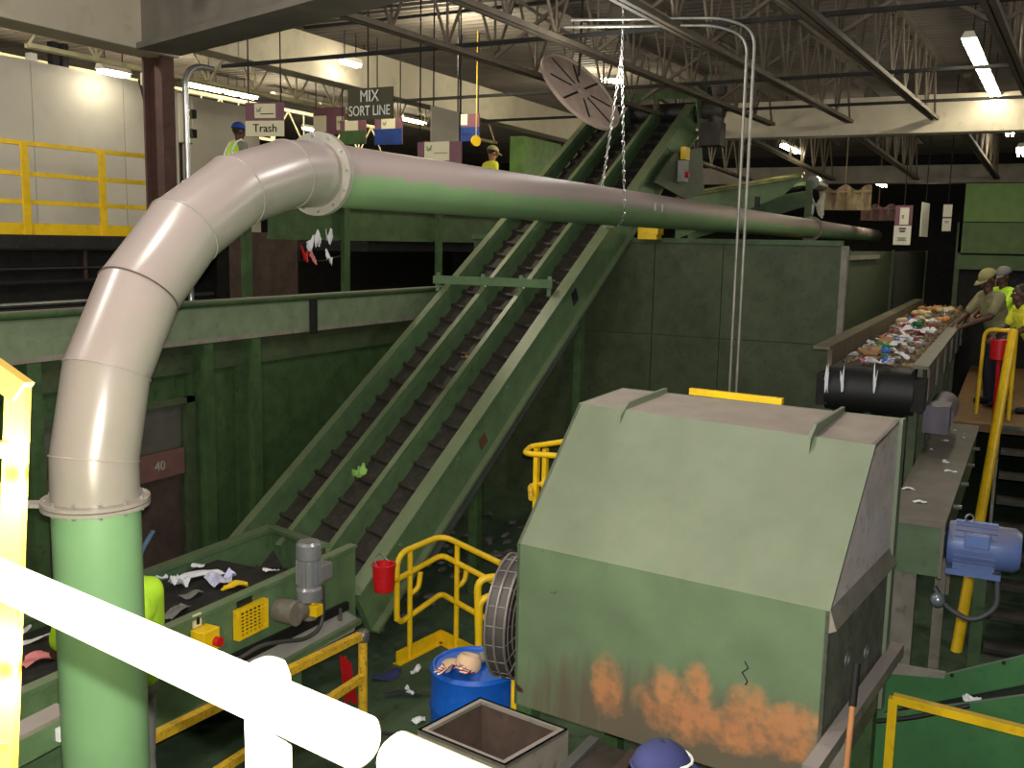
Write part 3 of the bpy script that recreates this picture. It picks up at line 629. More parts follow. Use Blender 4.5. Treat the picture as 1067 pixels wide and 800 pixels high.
# ---------------- pit guard rail, kick plate and red bucket
g0, g1, g2 = V((6.74, 4.44, 0)), V((7.34, 4.36, 0)), V((7.14, 3.85, 0))
t = thing('pit_guardrail', 'yellow two rail pipe guard with kick plate, below the inclined conveyor', 'guard rail', tuple((g0+g1+g2)/3))
mb = MB().bar(g0+Z*.06, g1+Z*.06, .015, .12).bar(g1+Z*.06, g2-Y*.0+Z*.06, .015, .12).bar(g0+Z*.005, g1+Z*.005, .08, .01).bar(g1+Z*.005, g2+Z*.005, .08, .01); mb.build('kick_plate', YEL, t)
h1, h2 = .98, .64
g3 = g2+(g2-g1)*.45
rl = fillet([g0+Z*.40, g0+Z*h1, g1+Z*(h1+.02), g3+Z*(h1-.03)], .14); MB().tube(rl, .026, 10).build('top_rail', YEL, t, smooth=50)
MB().tube(fillet([g0-X*.1+Z*.78, g0+Z*.76, g1+Z*.82, g3+Z*.76], .08), .026, 10).build('rail', YEL, t, smooth=50)
MB().tube(fillet([g0+Z*.42, g0+X*.06+Z*.36, g1+Z*.46, g3+Z*.40], .06), .026, 10).build('rail', YEL, t, smooth=50)
for a in (g0*.72+g1*.28, g1*.6+g2*.4): MB().cyl(a, a+Z*.97, .024, n=10).build('post', YEL, t, smooth=50)
for a in (g0*.72+g1*.28, g1*.6+g2*.4): MB().tube(fillet([a+Z*.58, a+V((.07, -.04, .62)), a+V((.09, -.05, .76))], .05), .024, 8).build('bend', YEL, t, smooth=50)
e0 = on(506, 605, 'x', 6.6); 
mb = MB().tube(fillet([V((e0.x-.1, e0.y, .5)), V((e0.x-.1, e0.y+.02, 1.0)), V((e0.x+.2, e0.y-.3, 1.0))], .1), .03, 10).tube(fillet([V((e0.x-.1, e0.y, 0)), V((e0.x-.1, e0.y, .85)), V((e0.x+.2, e0.y-.3, .85))], .1), .03, 10).cyl((e0.x+.2, e0.y-.3, 0), (e0.x+.2, e0.y-.3, 1.0), .03, n=10)
solid('end_rail', mb, YEL, 'short yellow bent pipe rail behind the fan', 'guard rail', smooth=50)
bk = CP+ray(400, 602)*7.7
t = thing('hanging_bucket', 'small red bucket hooked on the yellow pit guard', 'bucket', (bk.x, bk.y, bk.z-.1))
MB().lathe((bk.x, bk.y, bk.z-.10), Z, [(.075, 0), (.085, .05), (.085, .1), (.088, .1), (.088, .11), (.085, .11), (.09, .2), (.095, .2), (.095, .215), (.08, .215), (.07, .02), (0, .02)], 24).build('pail', RED, t, smooth=40)
MB().tube([bk+V((-.09, 0, .1)), bk+V((-.06, .05, .17)), bk+V((.06, .08, .17)), bk+V((.09, 0, .1))], .005, 6).build('bail', STEEL, t)
# hood-side access rail, top left of hood
yb = Dp+.75
def QQ(px, py, d):      # point on the plane a distance d behind the hood front
    n = bv; rr = ray(px, py); k = ((O+bv*d-CP).dot(n))/rr.dot(n); return CP+rr*k
a, b = QQ(553, 465, yb), QQ(585, 475, yb-.25)
t = thing('access_rail', 'yellow bent pipe handrail rising behind the hood top left corner', 'handrail', (a.x, a.y, 0))
MB().tube(fillet([b+av*.55+Z*.25-bv*.0, a+Z*.0, a+av*.1-bv*.25, b-Z*.0+av*.02, b-Z*.35], .07), .022, 10).build('top_rail', YEL, t, smooth=50)
MB().tube(fillet([a+av*.25-Z*.25, a-Z*.32, a+av*.14-bv*.2-Z*.36], .06), .022, 10).build('rail', YEL_WORN, t, smooth=50)
for k in (.06, .14): MB().bar((a+av*k).xy.to_tuple()+(0,), a+av*k, .035, .05).build('post', YEL, t)
# ================================================================== bunker panels behind the hood
XP = 12.6
py0, py1 = on(875, 300, 'x', XP).y, 7.0
zt_ = on(760, 254, 'x', XP).z
mb = MB(); seams = [on(px, 300, 'x', XP).y for px in (875, 752, 681)]+[py1]
zs = on(725, 351, 'x', XP).z
for a, b in zip(seams, seams[1:]):
    mb.box(XP, XP+.05, a+.006, b-.006, 0, zs-.006); mb.box(XP, XP+.05, a+.006, b-.006, zs+.006, zt_)
mb.box(XP+.03, XP+.06, py0, py1, 0, zt_)
t = thing('bunker_wall', 'large dull green steel panel wall behind the hood, under the duct', 'panel wall', (XP, (py0+py1)/2, 0))
mb.build('panels', GREEN_DULL, t)
MB().box(XP-.06, XP+.08, py0-.07, py0+.0, 0, zt_).build('corner_post', HOODG, t, label='grey corner post')
MB().box(XP-.05, XP+.1, py0, py1, zt_, zt_+.06).build('top_angle', GREEN_DK, t)
t = thing('bunker_side_wall', 'dark side wall panels with pale posts behind the right sorting belt', 'panel wall', (19, 1.98, 0))
xk = on(930, 300, 'y', py0).x
MB().box(XP+.1, xk, py0+.0, py0+.05, 0, 3.56).build('panels', GREEN_DULL, t); MB().box(xk+.01, 26, py0+.0, py0+.05, 0, 3.56).build('dark_panels', mat('near_black_green', (40, 42, 32), .7, var=.3), t)
for px in (882, 928, 963, 986): 
    q = on(px, 300, 'y', py0-.02); MB().box(q.x-.05, q.x+.05, py0-.04, py0, 0, 3.58).build('post', GREEN_DULL, t)
q = on(900, 268, 'y', py0-.02); MB().box(XP+.3, q.x+1.6, py0-.05, py0-.01, q.z-.03, q.z+.03).build('cross_rail', HOODG, t)
q = on(677, 243, 'x', 12.4); solid('clamp_box', MB().box(q.x-.1, q.x+.1, q.y-.13, q.y+.13, q.z-.08, q.z+.1).box(q.x-.12, q.x+.12, q.y-.15, q.y-.09, q.z-.02, q.z+.13), YEL, 'yellow steel saddle under the duct on top of the panel wall', 'pipe support', bevel=.006)
q = on(840, 254, 'x', 18); solid('pipe_saddle', MB().box(q.x-.3, q.x+.3, q.y-.35, q.y+.35, q.z-.05, q.z+.06).box(q.x-.05, q.x+.05, 3.45, 3.6, 0, q.z-.05), YEL_WORN, 'small worn yellow saddle under the far duct flange', 'pipe support')
# paired conduits
def conduit(px, dy, label):
    p = on(px, 225, 'x', 9.5)
    solid('conduit', MB().tube(fillet([(9.5, p.y, 0), (9.5, p.y, 5.52+dy), (9.35, p.y+.25, 5.62+dy), (8.9, p.y+1.6, 5.62+dy)], .22, 6), .014, 10), mat('dull_conduit', (150, 148, 140), .45, .4), label, 'conduit', 'paired conduits', smooth=50)
conduit(769.5, 0, 'silver conduit, left one of the close pair hanging in front of the panel wall')
conduit(776.8, .06, 'silver conduit, right one of the close pair hanging in front of the panel wall')
# cross conveyor rising behind the duct
XC = 20.2
a, b = on(705, 207, 'x', XC), on(836, 185, 'x', XC)
t = thing('cross_conveyor', 'pale green rising cross conveyor behind the duct at upper right', 'conveyor', (XC+.3, (a.y+b.y)/2, 3.9))
MB().prism([a, b, b-Z*.34+Y*.35, a+V((0, .0, -.85))], (.04, 0, 0)).build('side_wall', GREEN, t)
MB().prism([a+X*.9, b+X*.9, b+X*.9-Z*.5, a+X*.9-Z*.85], (.04, 0, 0)).build('side_wall', GREEN, t)
MB().bar(a+Z*.02, b+Z*.02, .1, .04).bar(a+Z*.1+X*.2, b+Z*.1+X*.2, .05, .05).build('top_edge', mat('olive_edge', (120, 122, 70), .6), t)
MB().prism([a+V((.06, 0, -.15)), b+V((.06, 0, -.15)), b+V((.06, 0, -.2)), a+V((.06, 0, -.2))], (.8, 0, 0)).build('belt', BELT, t)
q = on(789, 210, 'x', XC-.02); MB().box(XC-.03, XC, q.y-.05, q.y+.05, q.z-.1, q.z+.1).build('slot', BLACK, t)
q = on(842, 215, 'x', XC+.1); MB().box(XC+.05, XC+.15, q.y-.06, q.y+.06, 0, q.z+.5).build('support_post', GREEN_DK, t)
q = on(848, 190, 'x', XC+.2); MB().cyl(q-X*.1, q+X*.9, .13, n=18).build('head_pulley', STEEL, t)
cloth('plastic_strip', q+V((0, -.1, -.7)), .1, .3, .5, mat('milky_plastic', (180, 180, 170), .3), 'milky plastic strip dangling from the cross conveyor end', 'plastic strip', 11)
# cream sheet bundle and signs far right
for (u, v, w, h, sd, m_, lab) in ((880, 207, 1.1, .5, 1, mat('dim_cream_sheet', (150, 132, 104), .85), 'cream crumpled sheet hung beyond the cross conveyor'), (915, 222, .8, .35, 2, mat('pink_sheet', (150, 118, 108), .8), 'dull pink sheet hung left of the far mauve sign')):
    p = on(u, v, 'x', 23 if sd == 1 else 25); rnd = random.Random(sd); mb = MB(); gr = []; ph = rnd.uniform(0, 6)
    for i in range(25):
        y = (i/24-.5)*w; tp = h*(.5+.12*math.sin(ph+i*.6)); col_ = []
        for j in range(7):
            f = j/6; x = .09*math.sin(i*1.1+ph)*(1-.5*f)+.05*math.sin(i*.45+f*3)
            col_.append(mb.bm.verts.new((p.x+x, p.y+y, p.z+tp-f*(tp+h*.5))))
        gr.append(col_)
    for i in range(24):
        for j in range(6): mb.bm.faces.new((gr[i][j], gr[i+1][j], gr[i+1][j+1], gr[i][j+1]))
    mb.cyl((p.x, p.y-w/2, p.z+h*.3), (p.x, p.y+w/2, p.z+h*.3), .03, n=8).cyl((p.x, p.y, p.z), (p.x, p.y, 6.52), .01, n=5)
    o = solid('hung_sheet', mb, m_, lab, 'sheet', smooth=60)
t = thing('green_enclosure', 'large green panelled enclosure at far right under the roof beam', 'enclosure', (19.5, -3, 0))
ya, yb_ = on(1007, 190, 'x', 19).y, -7.4
zz = [on(1030, v, 'x', 19).z for v in (191, 231, 232, 264, 266, 281)]
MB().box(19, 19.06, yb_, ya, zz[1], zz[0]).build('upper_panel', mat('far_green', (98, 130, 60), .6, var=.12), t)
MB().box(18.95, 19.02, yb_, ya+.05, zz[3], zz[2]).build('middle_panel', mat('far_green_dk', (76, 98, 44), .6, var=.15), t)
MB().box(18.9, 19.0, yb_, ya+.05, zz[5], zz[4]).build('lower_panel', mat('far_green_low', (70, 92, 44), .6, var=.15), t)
for yy in (ya, yb_): MB().box(18.95, 19.05, yy, yy+.08, 0, zz[2]).build('corner_post', GREEN_DULL, t)
MB().box(19.1, 19.2, yb_, ya, 0, zz[0]).build('backing', DARK, t)
# ---------------- hanging signs
INK = mat('black_ink', (38, 36, 30), .7); GINK = mat('green_ink', (40, 110, 70), .7)
def sign(px, py, Zd, w, h, rot, parts, label, cat='sign', rods=True, back=MAUVE, name='hanging_sign'):
    c = CP+ray(px, py)*Zd; xd = V((math.sin(R(rot)), -math.cos(R(rot)), 0)); nrm = xd.cross(Z)
    t = thing(name, label, cat, tuple(c-Z*h/2)); t['_w'] = tuple(c-Z*h/2)
    MB().obox(c, xd*w/2, nrm*-.008, Z*h/2).build('board', back, t)
    fr = -nrm if nrm.dot(CP-c) < 0 else nrm
    for q in parts:
        o = c+xd*(q['x']*w)+Z*(q['y']*h)+fr*.012
        if 'panel' in q: MB().obox(o, xd*q['w']*w/2, fr*.006, Z*q['h']*h/2).build('panel', q['panel'], t)
        if 'text' in q: text(t, 'lettering', q['text'], q['size'], q['ink'], o+fr*.012, xd, Z, sx=q.get('sx', 1.))
        if 'logo' in q:
            s = q['logo']; lg = MB()
            pts = [(-1, .6), (-.3, .1), (-.9, -.5), (-.1, -.7), (.2, .0), (.7, -.6), (.5, .2), (1, .9)]
            lg.tube([o+fr*.012+xd*(u*s)+Z*(v*s) for u, v in pts], s*.14, 5); lg.build('logo', GINK, t)
        if 'bars' in q:
            for k in range(q['bars']):
                oo = o+fr*.010+Z*(.5-(k+.5)/q['bars'])*q['h']*h
                MB().obox(oo, xd*q['w']*w/2*(.8 if k % 2 else 1), fr*.003, Z*q['h']*h/q['bars']*.28).build('faint_line', q['ink'], t)
    if rods:
        for s in ((-.42, .42) if rods is True else rods):
            a = c+xd*s*w+Z*h/2; MB().cyl(a, V((a.x, a.y, 6.50)), .009, n=6).build('rod', DARK, t)
    return t
OLV = mat('olive_sign', (66, 62, 36), .6, var=.05); CREAM = mat('cream_letter', (252, 248, 228), .6)
sign(386, 108, 11.6, .64, .36, 0, [dict(x=.0, y=.22, text='MIX', size=.19, ink=CREAM, sx=.82), dict(x=0, y=-.24, text='SORT LINE', size=.165, ink=CREAM, sx=.74)], 'olive hanging sign reading MIX SORT LINE in cream letters', rods=(-.05,), back=OLV)
WB = mat('cream_panel', (226, 216, 182), .6, var=.03); GN = mat('green_panel', (60, 88, 44), .6); BLS = mat('blue_panel', (16, 52, 122), .6)
sign(276, 124.5, 12.6, .53, .42, 14, [dict(x=.02, y=.25, w=.55, h=.42, panel=WB), dict(x=-.14, y=.28, logo=.035), dict(x=.08, y=.16, w=.34, h=.05, bars=1, ink=INK), dict(x=0, y=-.27, w=1., h=.46, panel=WB), dict(x=.02, y=-.27, text='Trash', size=.145, ink=INK)], 'mauve and cream hanging sign reading Trash beside the person in the blue cap')
sign(405, 137, 14.5, .48, .38, 0, [dict(x=.0, y=.3, w=.5, h=.4, panel=WB), dict(x=-.12, y=.3, logo=.03), dict(x=0, y=-.2, w=1., h=.6, panel=BLS)], 'blue lower half hanging sign under the words MIX SORT LINE')
sign(368, 138, 15.2, .48, .36, 0, [dict(x=-.05, y=.28, w=.5, h=.4, panel=WB), dict(x=0, y=-.22, w=1., h=.56, panel=GN)], 'green lower half hanging sign left of the blue one')
sign(343, 126, 15.8, .62, .42, 0, [dict(x=-.28, y=-.1, w=.4, h=.6, panel=WB), dict(x=.36, y=-.1, w=.22, h=.5, panel=WB), dict(x=.34, y=-.05, logo=.03)], 'dim mauve hanging sign with cream patches, between Trash and the green sign')
sign(464.5, 132, 12.6, .72, .43, 90, [], 'plain pale grey hanging board facing sideways, left of the blue and mauve sign', back=mat('pale_board', (186, 178, 160), .7, var=.04))
sign(489, 133, 14.2, .34, .38, 0, [dict(x=-.35, y=.3, w=.55, h=.4, panel=WHITE), dict(x=0, y=-.24, w=1., h=.52, panel=BLS), dict(x=-.08, y=-.24, w=.5, h=.10, bars=2, ink=NAVY)], 'mauve and blue hanging sign right of the plain grey board')
sign(458, 160, 12.0, .62, .28, 0, [dict(x=-.05, y=.1, w=.56, h=.8, panel=WB), dict(x=-.22, y=.22, logo=.04), dict(x=.05, y=.02, w=.3, h=.05, bars=1, ink=GREYF)], 'mauve sign with cream logo panel peeking over the duct', rods=(-.45, .45))
c = CP+ray(496, 147)*14.0
solid('round_tag', MB().lathe(c-V((.02, 0, 0)), (-.5, -.9, 0), [(.075, 0), (.075, .03)], 20).cyl(c+Z*.07, V((c.x, c.y, 6.50)), .006, n=5), YEL, 'small round yellow tag hanging above the person in the grey cap', 'tag')
sign(941, 234, 16.2, .27, .62, -8, [dict(x=.05, y=.22, w=.52, h=.44, panel=WHITE), dict(x=-.02, y=.2, w=.12, h=.1, bars=2, ink=INK), dict(x=0, y=-.28, w=1., h=.5, panel=WHITE), dict(x=0, y=-.14, w=.4, h=.14, bars=2, ink=INK), dict(x=0, y=-.38, w=.55, h=.1, bars=3, ink=GREYF)], 'mauve and white tall hanging sign at the far end of the duct', rods=(0,))
sign(963.5, 229, 16.6, .62, .56, 84, [], 'thin white hanging board seen nearly edge on, right of the mauve and white sign', back=WHITE, rods=(0,))
sign(987, 227, 16.8, .14, .46, -5, [dict(x=0, y=.26, w=1, h=.44, panel=WHITE), dict(x=0, y=-.25, w=1, h=.46, panel=WHITE), dict(x=0, y=-.15, w=.5, h=.1, bars=2, ink=GREYF)], 'narrow white hanging sign nearest the green enclosure', rods=(0,))
# ---------------- tilted disc
dc = CP+ray(605, 95)*11.6
nrm = (RT*.60+UP*.54-FW*.60).normalized()
t = thing('slotted_disc', 'tilted round brown slotted disc hung over the inclined conveyor', 'disc', tuple(dc))
MB().lathe(dc-nrm*.03, nrm, [(0, 0), (.56, 0), (.585, .01), (.585, .05), (.56, .055), (.54, .035), (0, .04)], 48).build('plate', BROWNDISC, t, smooth=35)
a_ = (RT*.67-UP*.74); a_ = (a_-nrm*a_.dot(nrm)).normalized(); b_ = nrm.cross(a_)
for k in range(8):
    th = 2*math.pi*k/8; e = a_*math.cos(th)+b_*math.sin(th); f = nrm.cross(e)
    MB().obox(dc+nrm*.012+e*.31, e*(.16 if k % 2 else .2), f*.012, nrm*.003).build('slot', BLACK, t)
MB().cyl(dc+nrm*.01, dc+nrm*.03, .05, n=16).build('hub', BROWNDISC, t)
MB().cyl(dc-nrm*.03+UP*.2, V(((dc+UP*.2).x, (dc+UP*.2).y, 6.50)), .014, n=8).build('hanger_rod', DARK, t)
# ================================================================== left background
YB = 6.52
zt1 = on(150, 320, 'y', YB).z; zf = on(150, 360, 'y', YB).z
t = thing('pit_wall', 'long dark green pit wall with top beam behind the duct elbow', 'pit wall', (5, 6.9, 0))
MB().box(1, 11.2, YB, YB+.08, zf, zt1).build('top_beam', mat('faded_green', (112, 126, 98), .55, var=.15, spots=.3, spotcol=(80, 90, 66)), t)
MB().tube([(1, YB-.02, zt1), (11.2, YB-.02, zt1)], .035, 10).build('top_pipe', GREEN_DK, t, smooth=50)
MB().box(1, 11.2, YB+.0, YB+.3, zf-.04, zf).build('dusty_ledge', HOODG, t)
MB().box(1, 11.2, YB+.28, YB+.34, 0, zf-.04).build('back_plate', GREEN_DK, t)
zl2 = on(150, 395, 'y', YB+.2).z
MB().box(1, 11.2, YB+.2, YB+.28, zl2, zf-.04).build('lower_beam', GREEN_DULL, t)
for px in (212, 262, 30):
    q = on(px, 420, 'y', YB+.1); MB().box(q.x-.06, q.x+.06, YB+.02, YB+.06, 0, zf-.04).box(q.x-.006, q.x+.006, YB+.06, YB+.27, 0, zf-.04).box(q.x-.06, q.x+.06, YB+.22, YB+.26, 0, zf-.04).build('column', GREEN_DK, t)
q = on(327, 328, 'y', YB-.02); MB().box(q.x-.05, q.x+.05, YB-.03, YB, q.z-.2, q.z+.16).build('splice_plate', BLACK, t)
p0, p1, p2, p3 = on(20, 420, 'y', YB+.2), on(198, 412, 'y', YB+.2), on(200, 560, 'y', YB+.2), on(150, 478, 'y', YB+.2)
fr = MB().box(p0.x, p1.x, YB+.14, YB+.2, p1.z-.05, p1.z).box(p1.x-.1, p1.x, YB+.14, YB+.2, .1, p1.z).box(p0.x, p0.x+.1, YB+.14, YB+.2, .1, p1.z).build('hatch_frame', GREEN_DULL, t)
zz1 = on(170, 470, 'y', YB+.2).z; zz2 = on(170, 497, 'y', YB+.2).z
MB().box(p0.x+.1, p1.x-.1, YB+.22, YB+.24, zz1, p1.z-.05).build('hatch_plate', mat('dim_plate', (84, 82, 74), .6, var=.2), fr)
MB().box(p0.x+.1, p1.x-.12, YB+.17, YB+.2, zz2, zz1).build('brown_lintel', mat('brown_plate', (112, 78, 70), .7, var=.15), fr)
MB().box(p0.x+.1, p1.x-.1, YB+.23, YB+.26, .1, zz2).build('hatch_opening', BROWN, fr)
text(fr, 'chalk_number', '40', .12, mat('chalk', (150, 150, 140), .8), on(167, 486, 'y', YB+.165), X, Z)
cl = on(100, 640, 'z', .35)
# under walkway
yf_ = 8.0-.02
q0, q1 = on(245, 218, 'y', yf_), on(245, 246, 'y', yf_)
t = thing('sort_line_frame', 'dark green side frame with posts along the upper sorting walkway', 'frame', (14, 8, 0))
zs_ = on(395, 213, 'y', 7.9).z
MB().box(9.3, 20, 7.9, 7.97, 3.62, zs_).box(9.3, 20, 7.84, 7.99, zs_-.02, zs_+.02).build('side_beam', GREEN_DK, t)
MB().box(9.3, 20, 7.84, 7.99, 3.57, 3.62).build('bottom_flange', GREEN_DK, t)
for px in (354, 452, 250): 
    q = on(px, 240, 'y', 7.9); MB().box(q.x-.06, q.x+.06, 7.78, 7.84, 0, zs_).build('post', GREEN_DK, t)
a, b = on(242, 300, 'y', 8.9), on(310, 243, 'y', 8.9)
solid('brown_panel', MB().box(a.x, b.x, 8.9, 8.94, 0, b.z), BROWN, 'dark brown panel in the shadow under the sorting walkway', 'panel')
for k, (px, py, m_) in enumerate(((323, 262, PAPER), (331, 258, PAPER), (343, 256, PAPER), (318, 274, RED), (326, 276, PINK), (343, 278, PAPER))):
    q = on(px, py, 'y', 7.75); cloth('snagged_scrap', (q.x, q.y, q.z), .12, .05, .22, m_, ('pale' if m_ is PAPER else 'reddish')+' litter scrap snagged under the walkway beside the post', 'litter scrap', 40+k, group=('pale' if m_ is PAPER else 'reddish')+' scraps snagged under the walkway')
q0, q1 = on(312, 254, 'y', 7.77), on(356, 250, 'y', 7.77)
solid('snag_wire', MB().tube([q0, (q0+q1)/2-Z*.03, q1], .008, 6).tube([q0-Z*.2, (q0+q1)/2-Z*.24, q1-Z*.2], .008, 6).tube([q0, q0-Z*.2], .008, 6), DARK, 'thin dark wires by the walkway post on which litter has snagged', 'wire')
# walkway railing
t = thing('walkway_railing', 'yellow three rail walkway railing in front of the white wall', 'railing', (7.5, 10, 3.57))
x0r, x1r = 3.0, on(176, 200, 'y', 10).x
zA, zB_, zC, zD = (on(80, v, 'y', 10).z for v in (155, 185, 213, 240))
for z in (zA, zB_, zC): MB().box(x0r, x1r, 9.98, 10.02, z-.025, z+.025).build('rail', YEL, t)
MB().box(x0r, x1r, 9.97, 9.985, 3.57, 3.57+.13).build('toe_board', YEL, t)
for px in (-90, 25, 105, 172):
    q = on(px, 200, 'y', 10).x; MB().box(q-.045, q+.045, 9.95, 9.98, 3.5, zA+.02).box(q+.03, q+.045, 9.98, 10.05, 3.5, zA+.02).build('post', YEL, t)
t = thing('gearbox_row', 'dark machinery with pipes under the yellow railed walkway', 'machinery', (6, 10.3, 0))
MB().box(3, 10.8, 10.2, 10.6, 0, 3.38).build('casing', DARK, t)
MB().box(3, 10.8, 10.02, 10.06, 3.44, 3.55).build('bolted_strip', STEEL, t)
for z, m_ in ((3.0, DARK), (2.75, STEEL), (2.68, DARK), (3.15, BLACK)): MB().tube([(3, 10.1, z), (10.6, 10.1, z+.04)], .03, 8).build('pipe', m_, t)
q = on(88, 258, 'y', 10.1); MB().tube(fillet([(q.x, 10.1, q.z-.4), (q.x, 10.1, q.z+.1), (q.x+.8, 10.1, q.z+.1), (q.x+.8, 10.1, q.z-.35)], .2), .025, 8).build('hose', BROWN, t)
# white wall continuation, tank, cabinet behind column
a, b = on(197, 168, 'y', 12.4), on(262, 112, 'y', 12.4)
solid('white_partition', MB().box(a.x-.6, b.x+.2, 12.4, 12.5, 3.57, b.z), WALLW, 'white partition behind the person in the blue cap', 'partition')
a = on(203, 120, 'y', 11.6)
t = thing('wall_cabinet', 'pale rounded cabinet beside the rusty column', 'cabinet', (a.x, 11.6, a.z-.4))
MB().lathe((a.x-.02, 11.9, a.z-.42), Z, [(.0, 0), (.2, 0), (.2, .62), (.16, .74), (.05, .8), (0, .8)], 24).build('body', WALLW, t, smooth=40)
for z in (-.28, .02): MB().box(a.x-.02, a.x+.08, 11.64, 11.72, a.z+z-.06, a.z+z+.07).build('latch_box', BLACK, t)
MB().cyl((a.x-.02, 11.9, 3.57), (a.x-.02, 11.9, a.z-.42), .03, n=8).build('stand', DARK, t)
a = on(145, 83, 'y', 11.42); b = on(160, 140, 'y', 11.42)
solid('drooping_cable', MB().tube(fillet([a, V((a.x+.12, 11.4, (a.z+b.z)/2-.1)), b], .3), .018, 6), BLACK, 'thin dark cable drooping down the white wall beside the column', 'cable', smooth=50)
sign(152, 82, 13.2, .17, .16, 0, [dict(x=0, y=0, w=1, h=1, panel=WB), dict(x=0, y=0, logo=.035)], 'small cream sign with green mark on top of the white wall beside column', rods=(0,), back=WB)
for k, px in enumerate((33, 56, 66)):
    a = on(px, 68, 'y', 11.55); solid('wall_top_bracket', MB().box(a.x-.05, a.x+.05, 11.5, 11.6, 5.78, 5.78+(.1 if k == 0 else .3)), DARK if k else CREAM, ['small cream box', 'dark tall bracket', 'dark bent bracket'][k]+' standing on top of the white wall', 'bracket')
a, b = on(440, 166, 'y', 14.5), on(600, 143, 'y', 14.5)
solid('far_partition', MB().box(on(395, 160, 'y', 14.5).x, b.x+3, 14.5, 14.6, 3.4, 4.95), mat('dim_cream', (150, 138, 104), .8), 'dim cream partition far behind the person in the grey cap', 'partition')
a, b = on(531, 178, 'y', 8.9), on(571, 151, 'y', 8.9)
solid('green_box', MB().box(a.x, b.x, 8.6, 8.9, 3.57, b.z), mat('bright_green_box', (80, 112, 48), .6), 'green steel box over the duct, right of the person in the grey cap', 'box')
a, b = on(472, 166, 'y', 9.2), on(486, 156, 'y', 9.2)
solid('maroon_panel', MB().box(a.x-.3, b.x+.25, 9.6, 9.65, 3.57, b.z+.1), REDM, 'maroon panel beside the person in the grey cap', 'panel')
# ================================================================== right sorting belt
XB0, XB1, YB0, YB1, ZB = 9.0, 18.7, .68, 1.40, 2.58
t = thing('sorting_conveyor', 'long sorting belt heaped with litter running away at right', 'conveyor', (15, 1.04, 0))
MB().box(XB0, XB1, YB0+.02, YB1-.02, ZB-.06, ZB-.01).build('belt', mat('sort_belt', (58, 50, 40), .7, var=.3, spots=.6, spotcol=(100, 88, 70)), t)
MB().cyl((XB0, YB0, ZB-.2), (XB0, YB1, ZB-.2), .19, n=28).build('head_pulley', BLACK, t, smooth=50)
MB().box(XB0+.15, XB1, YB1, YB1+.04, ZB-.2, ZB+.13).box(XB0-.0, XB1, YB1-.0, YB1+.14, ZB+.13, ZB+.16).build('side_board', mat('worn_board', (96, 86, 62), .6, var=.3), t)
MB().box(XB0+.15, XB1, YB0-.04, YB0, ZB-.35, ZB+.02).box(XB0-.05, XB1, YB0-.1, YB0+.03, ZB+.02, ZB+.05).build('side_board', mat('worn_edge', (82, 78, 62), .5, var=.25), t)
for k in range(6):
    x = XB0+.35+k*1.2; MB().box(x-.05, x+.05, YB0-.01, YB0+.06, 0, ZB-.07).build('leg', GREEN_DULL, t)
    MB().box(x+.25, x+.8, YB0-.07, YB0-.045, ZB-.34, ZB-.03).build('apron', mat('apron_grey', (96, 94, 84), .5, .2, var=.3), t)
for k in range(2):
    x = XB0+.4+k*3; MB().box(x-.05, x+.05, YB1, YB1+.08, 0, ZB-.2).build('leg', GREEN_DULL, t)
for a in ((XB0-.02, YB0-.04, ZB-.2), (XB0+.0, YB1+.02, ZB-.2)): MB().box(a[0]-.15, a[0]+.15, a[1]-.05, a[1]+.05, a[2]-.13, a[2]+.13).build('bearing', DARK, t)
q = on(1000, 408, 'y', .45)
MB().cyl((XB0+.9, .52, 2.06), (XB0+1.8, .52, 2.06), .13, n=18).box(XB0+.6, XB0+.95, .42, .64, 1.95, 2.2).build('drive_motor', mat('purple_grey', (104, 98, 110), .5, .2), t, smooth=40)
for k, px in enumerate((862, 878, 912)):
    a = on(px, 395, 'x', XB0-.2); cloth('hanging_strip', (a.x-.03, a.y, a.z-.12),   .02, .03, .25, PAPER, 'thin white plastic shred dangling off the sorting belt end', 'plastic shred', 60+k, group='shreds dangling off the sorting belt end')
# litter on the belt
LIT = mat('litter_heap', (112, 92, 64), .8, var=.7, scale=16, spots=.8, spotcol=(190, 180, 160))
rnd = random.Random(5); mb = MB()
for k in range(700):
    x = XB0+.3+(XB1-XB0-.5)*rnd.random(); y = rnd.uniform(YB0+.06, YB1-.06); h = .02+.07*min(1, (x-9)/6)*rnd.random()
    mb.ball((x, y, ZB-.01+h*.3), rnd.uniform(.02, .06), rnd.uniform(.02, .05), h, Matrix.Rotation(rnd.uniform(0, 3), 3, 'Z'), 6, 4)
hp = mb.build('litter_heap', LIT); hp['kind'] = 'stuff'; tag(hp, 'mixed brown litter heap spread over the right sorting belt', 'litter')
def litter(kind, m_, s):
    if kind == 'paper_scrap':
        o = cloth(kind, (0, 0, 0), .16*s, .11*s, .06*s, m_, 'x', 'x', int(s*100)); return o
    mb = MB()
    if kind == 'bottle': mb.lathe((-.1*s, 0, .035*s), X, [(.02, 0), (.035*s, .01), (.035*s, .12*s), (.014*s, .17*s), (.014*s, .2*s)], 10)
    elif kind == 'can': mb.lathe((-.06*s, 0, .033*s), X, [(.026*s, 0), (.033*s, .01), (.033*s, .11*s), (.026*s, .12*s)], 12)
    elif kind == 'cardboard_piece': mb.prism([(-.12*s, -.08*s, .01), (.1*s, -.1*s, .03), (.12*s, .07*s, .06*s), (-.09*s, .1*s, .02)], (0, 0, .012)).prism([(.1*s, -.1*s, .03), (.12*s, .07*s, .06*s), (.16*s, .06*s, .12*s), (.15*s, -.09*s, .1*s)], (.01, 0, .004))
    elif kind == 'plastic_bag':
        for i in range(5): mb.ball((rnd.uniform(-.06, .06)*s, rnd.uniform(-.06, .06)*s, .05*s), .07*s, .06*s, .045*s, seg=8, rings=5)
    return mb.build(kind, m_, smooth=40)
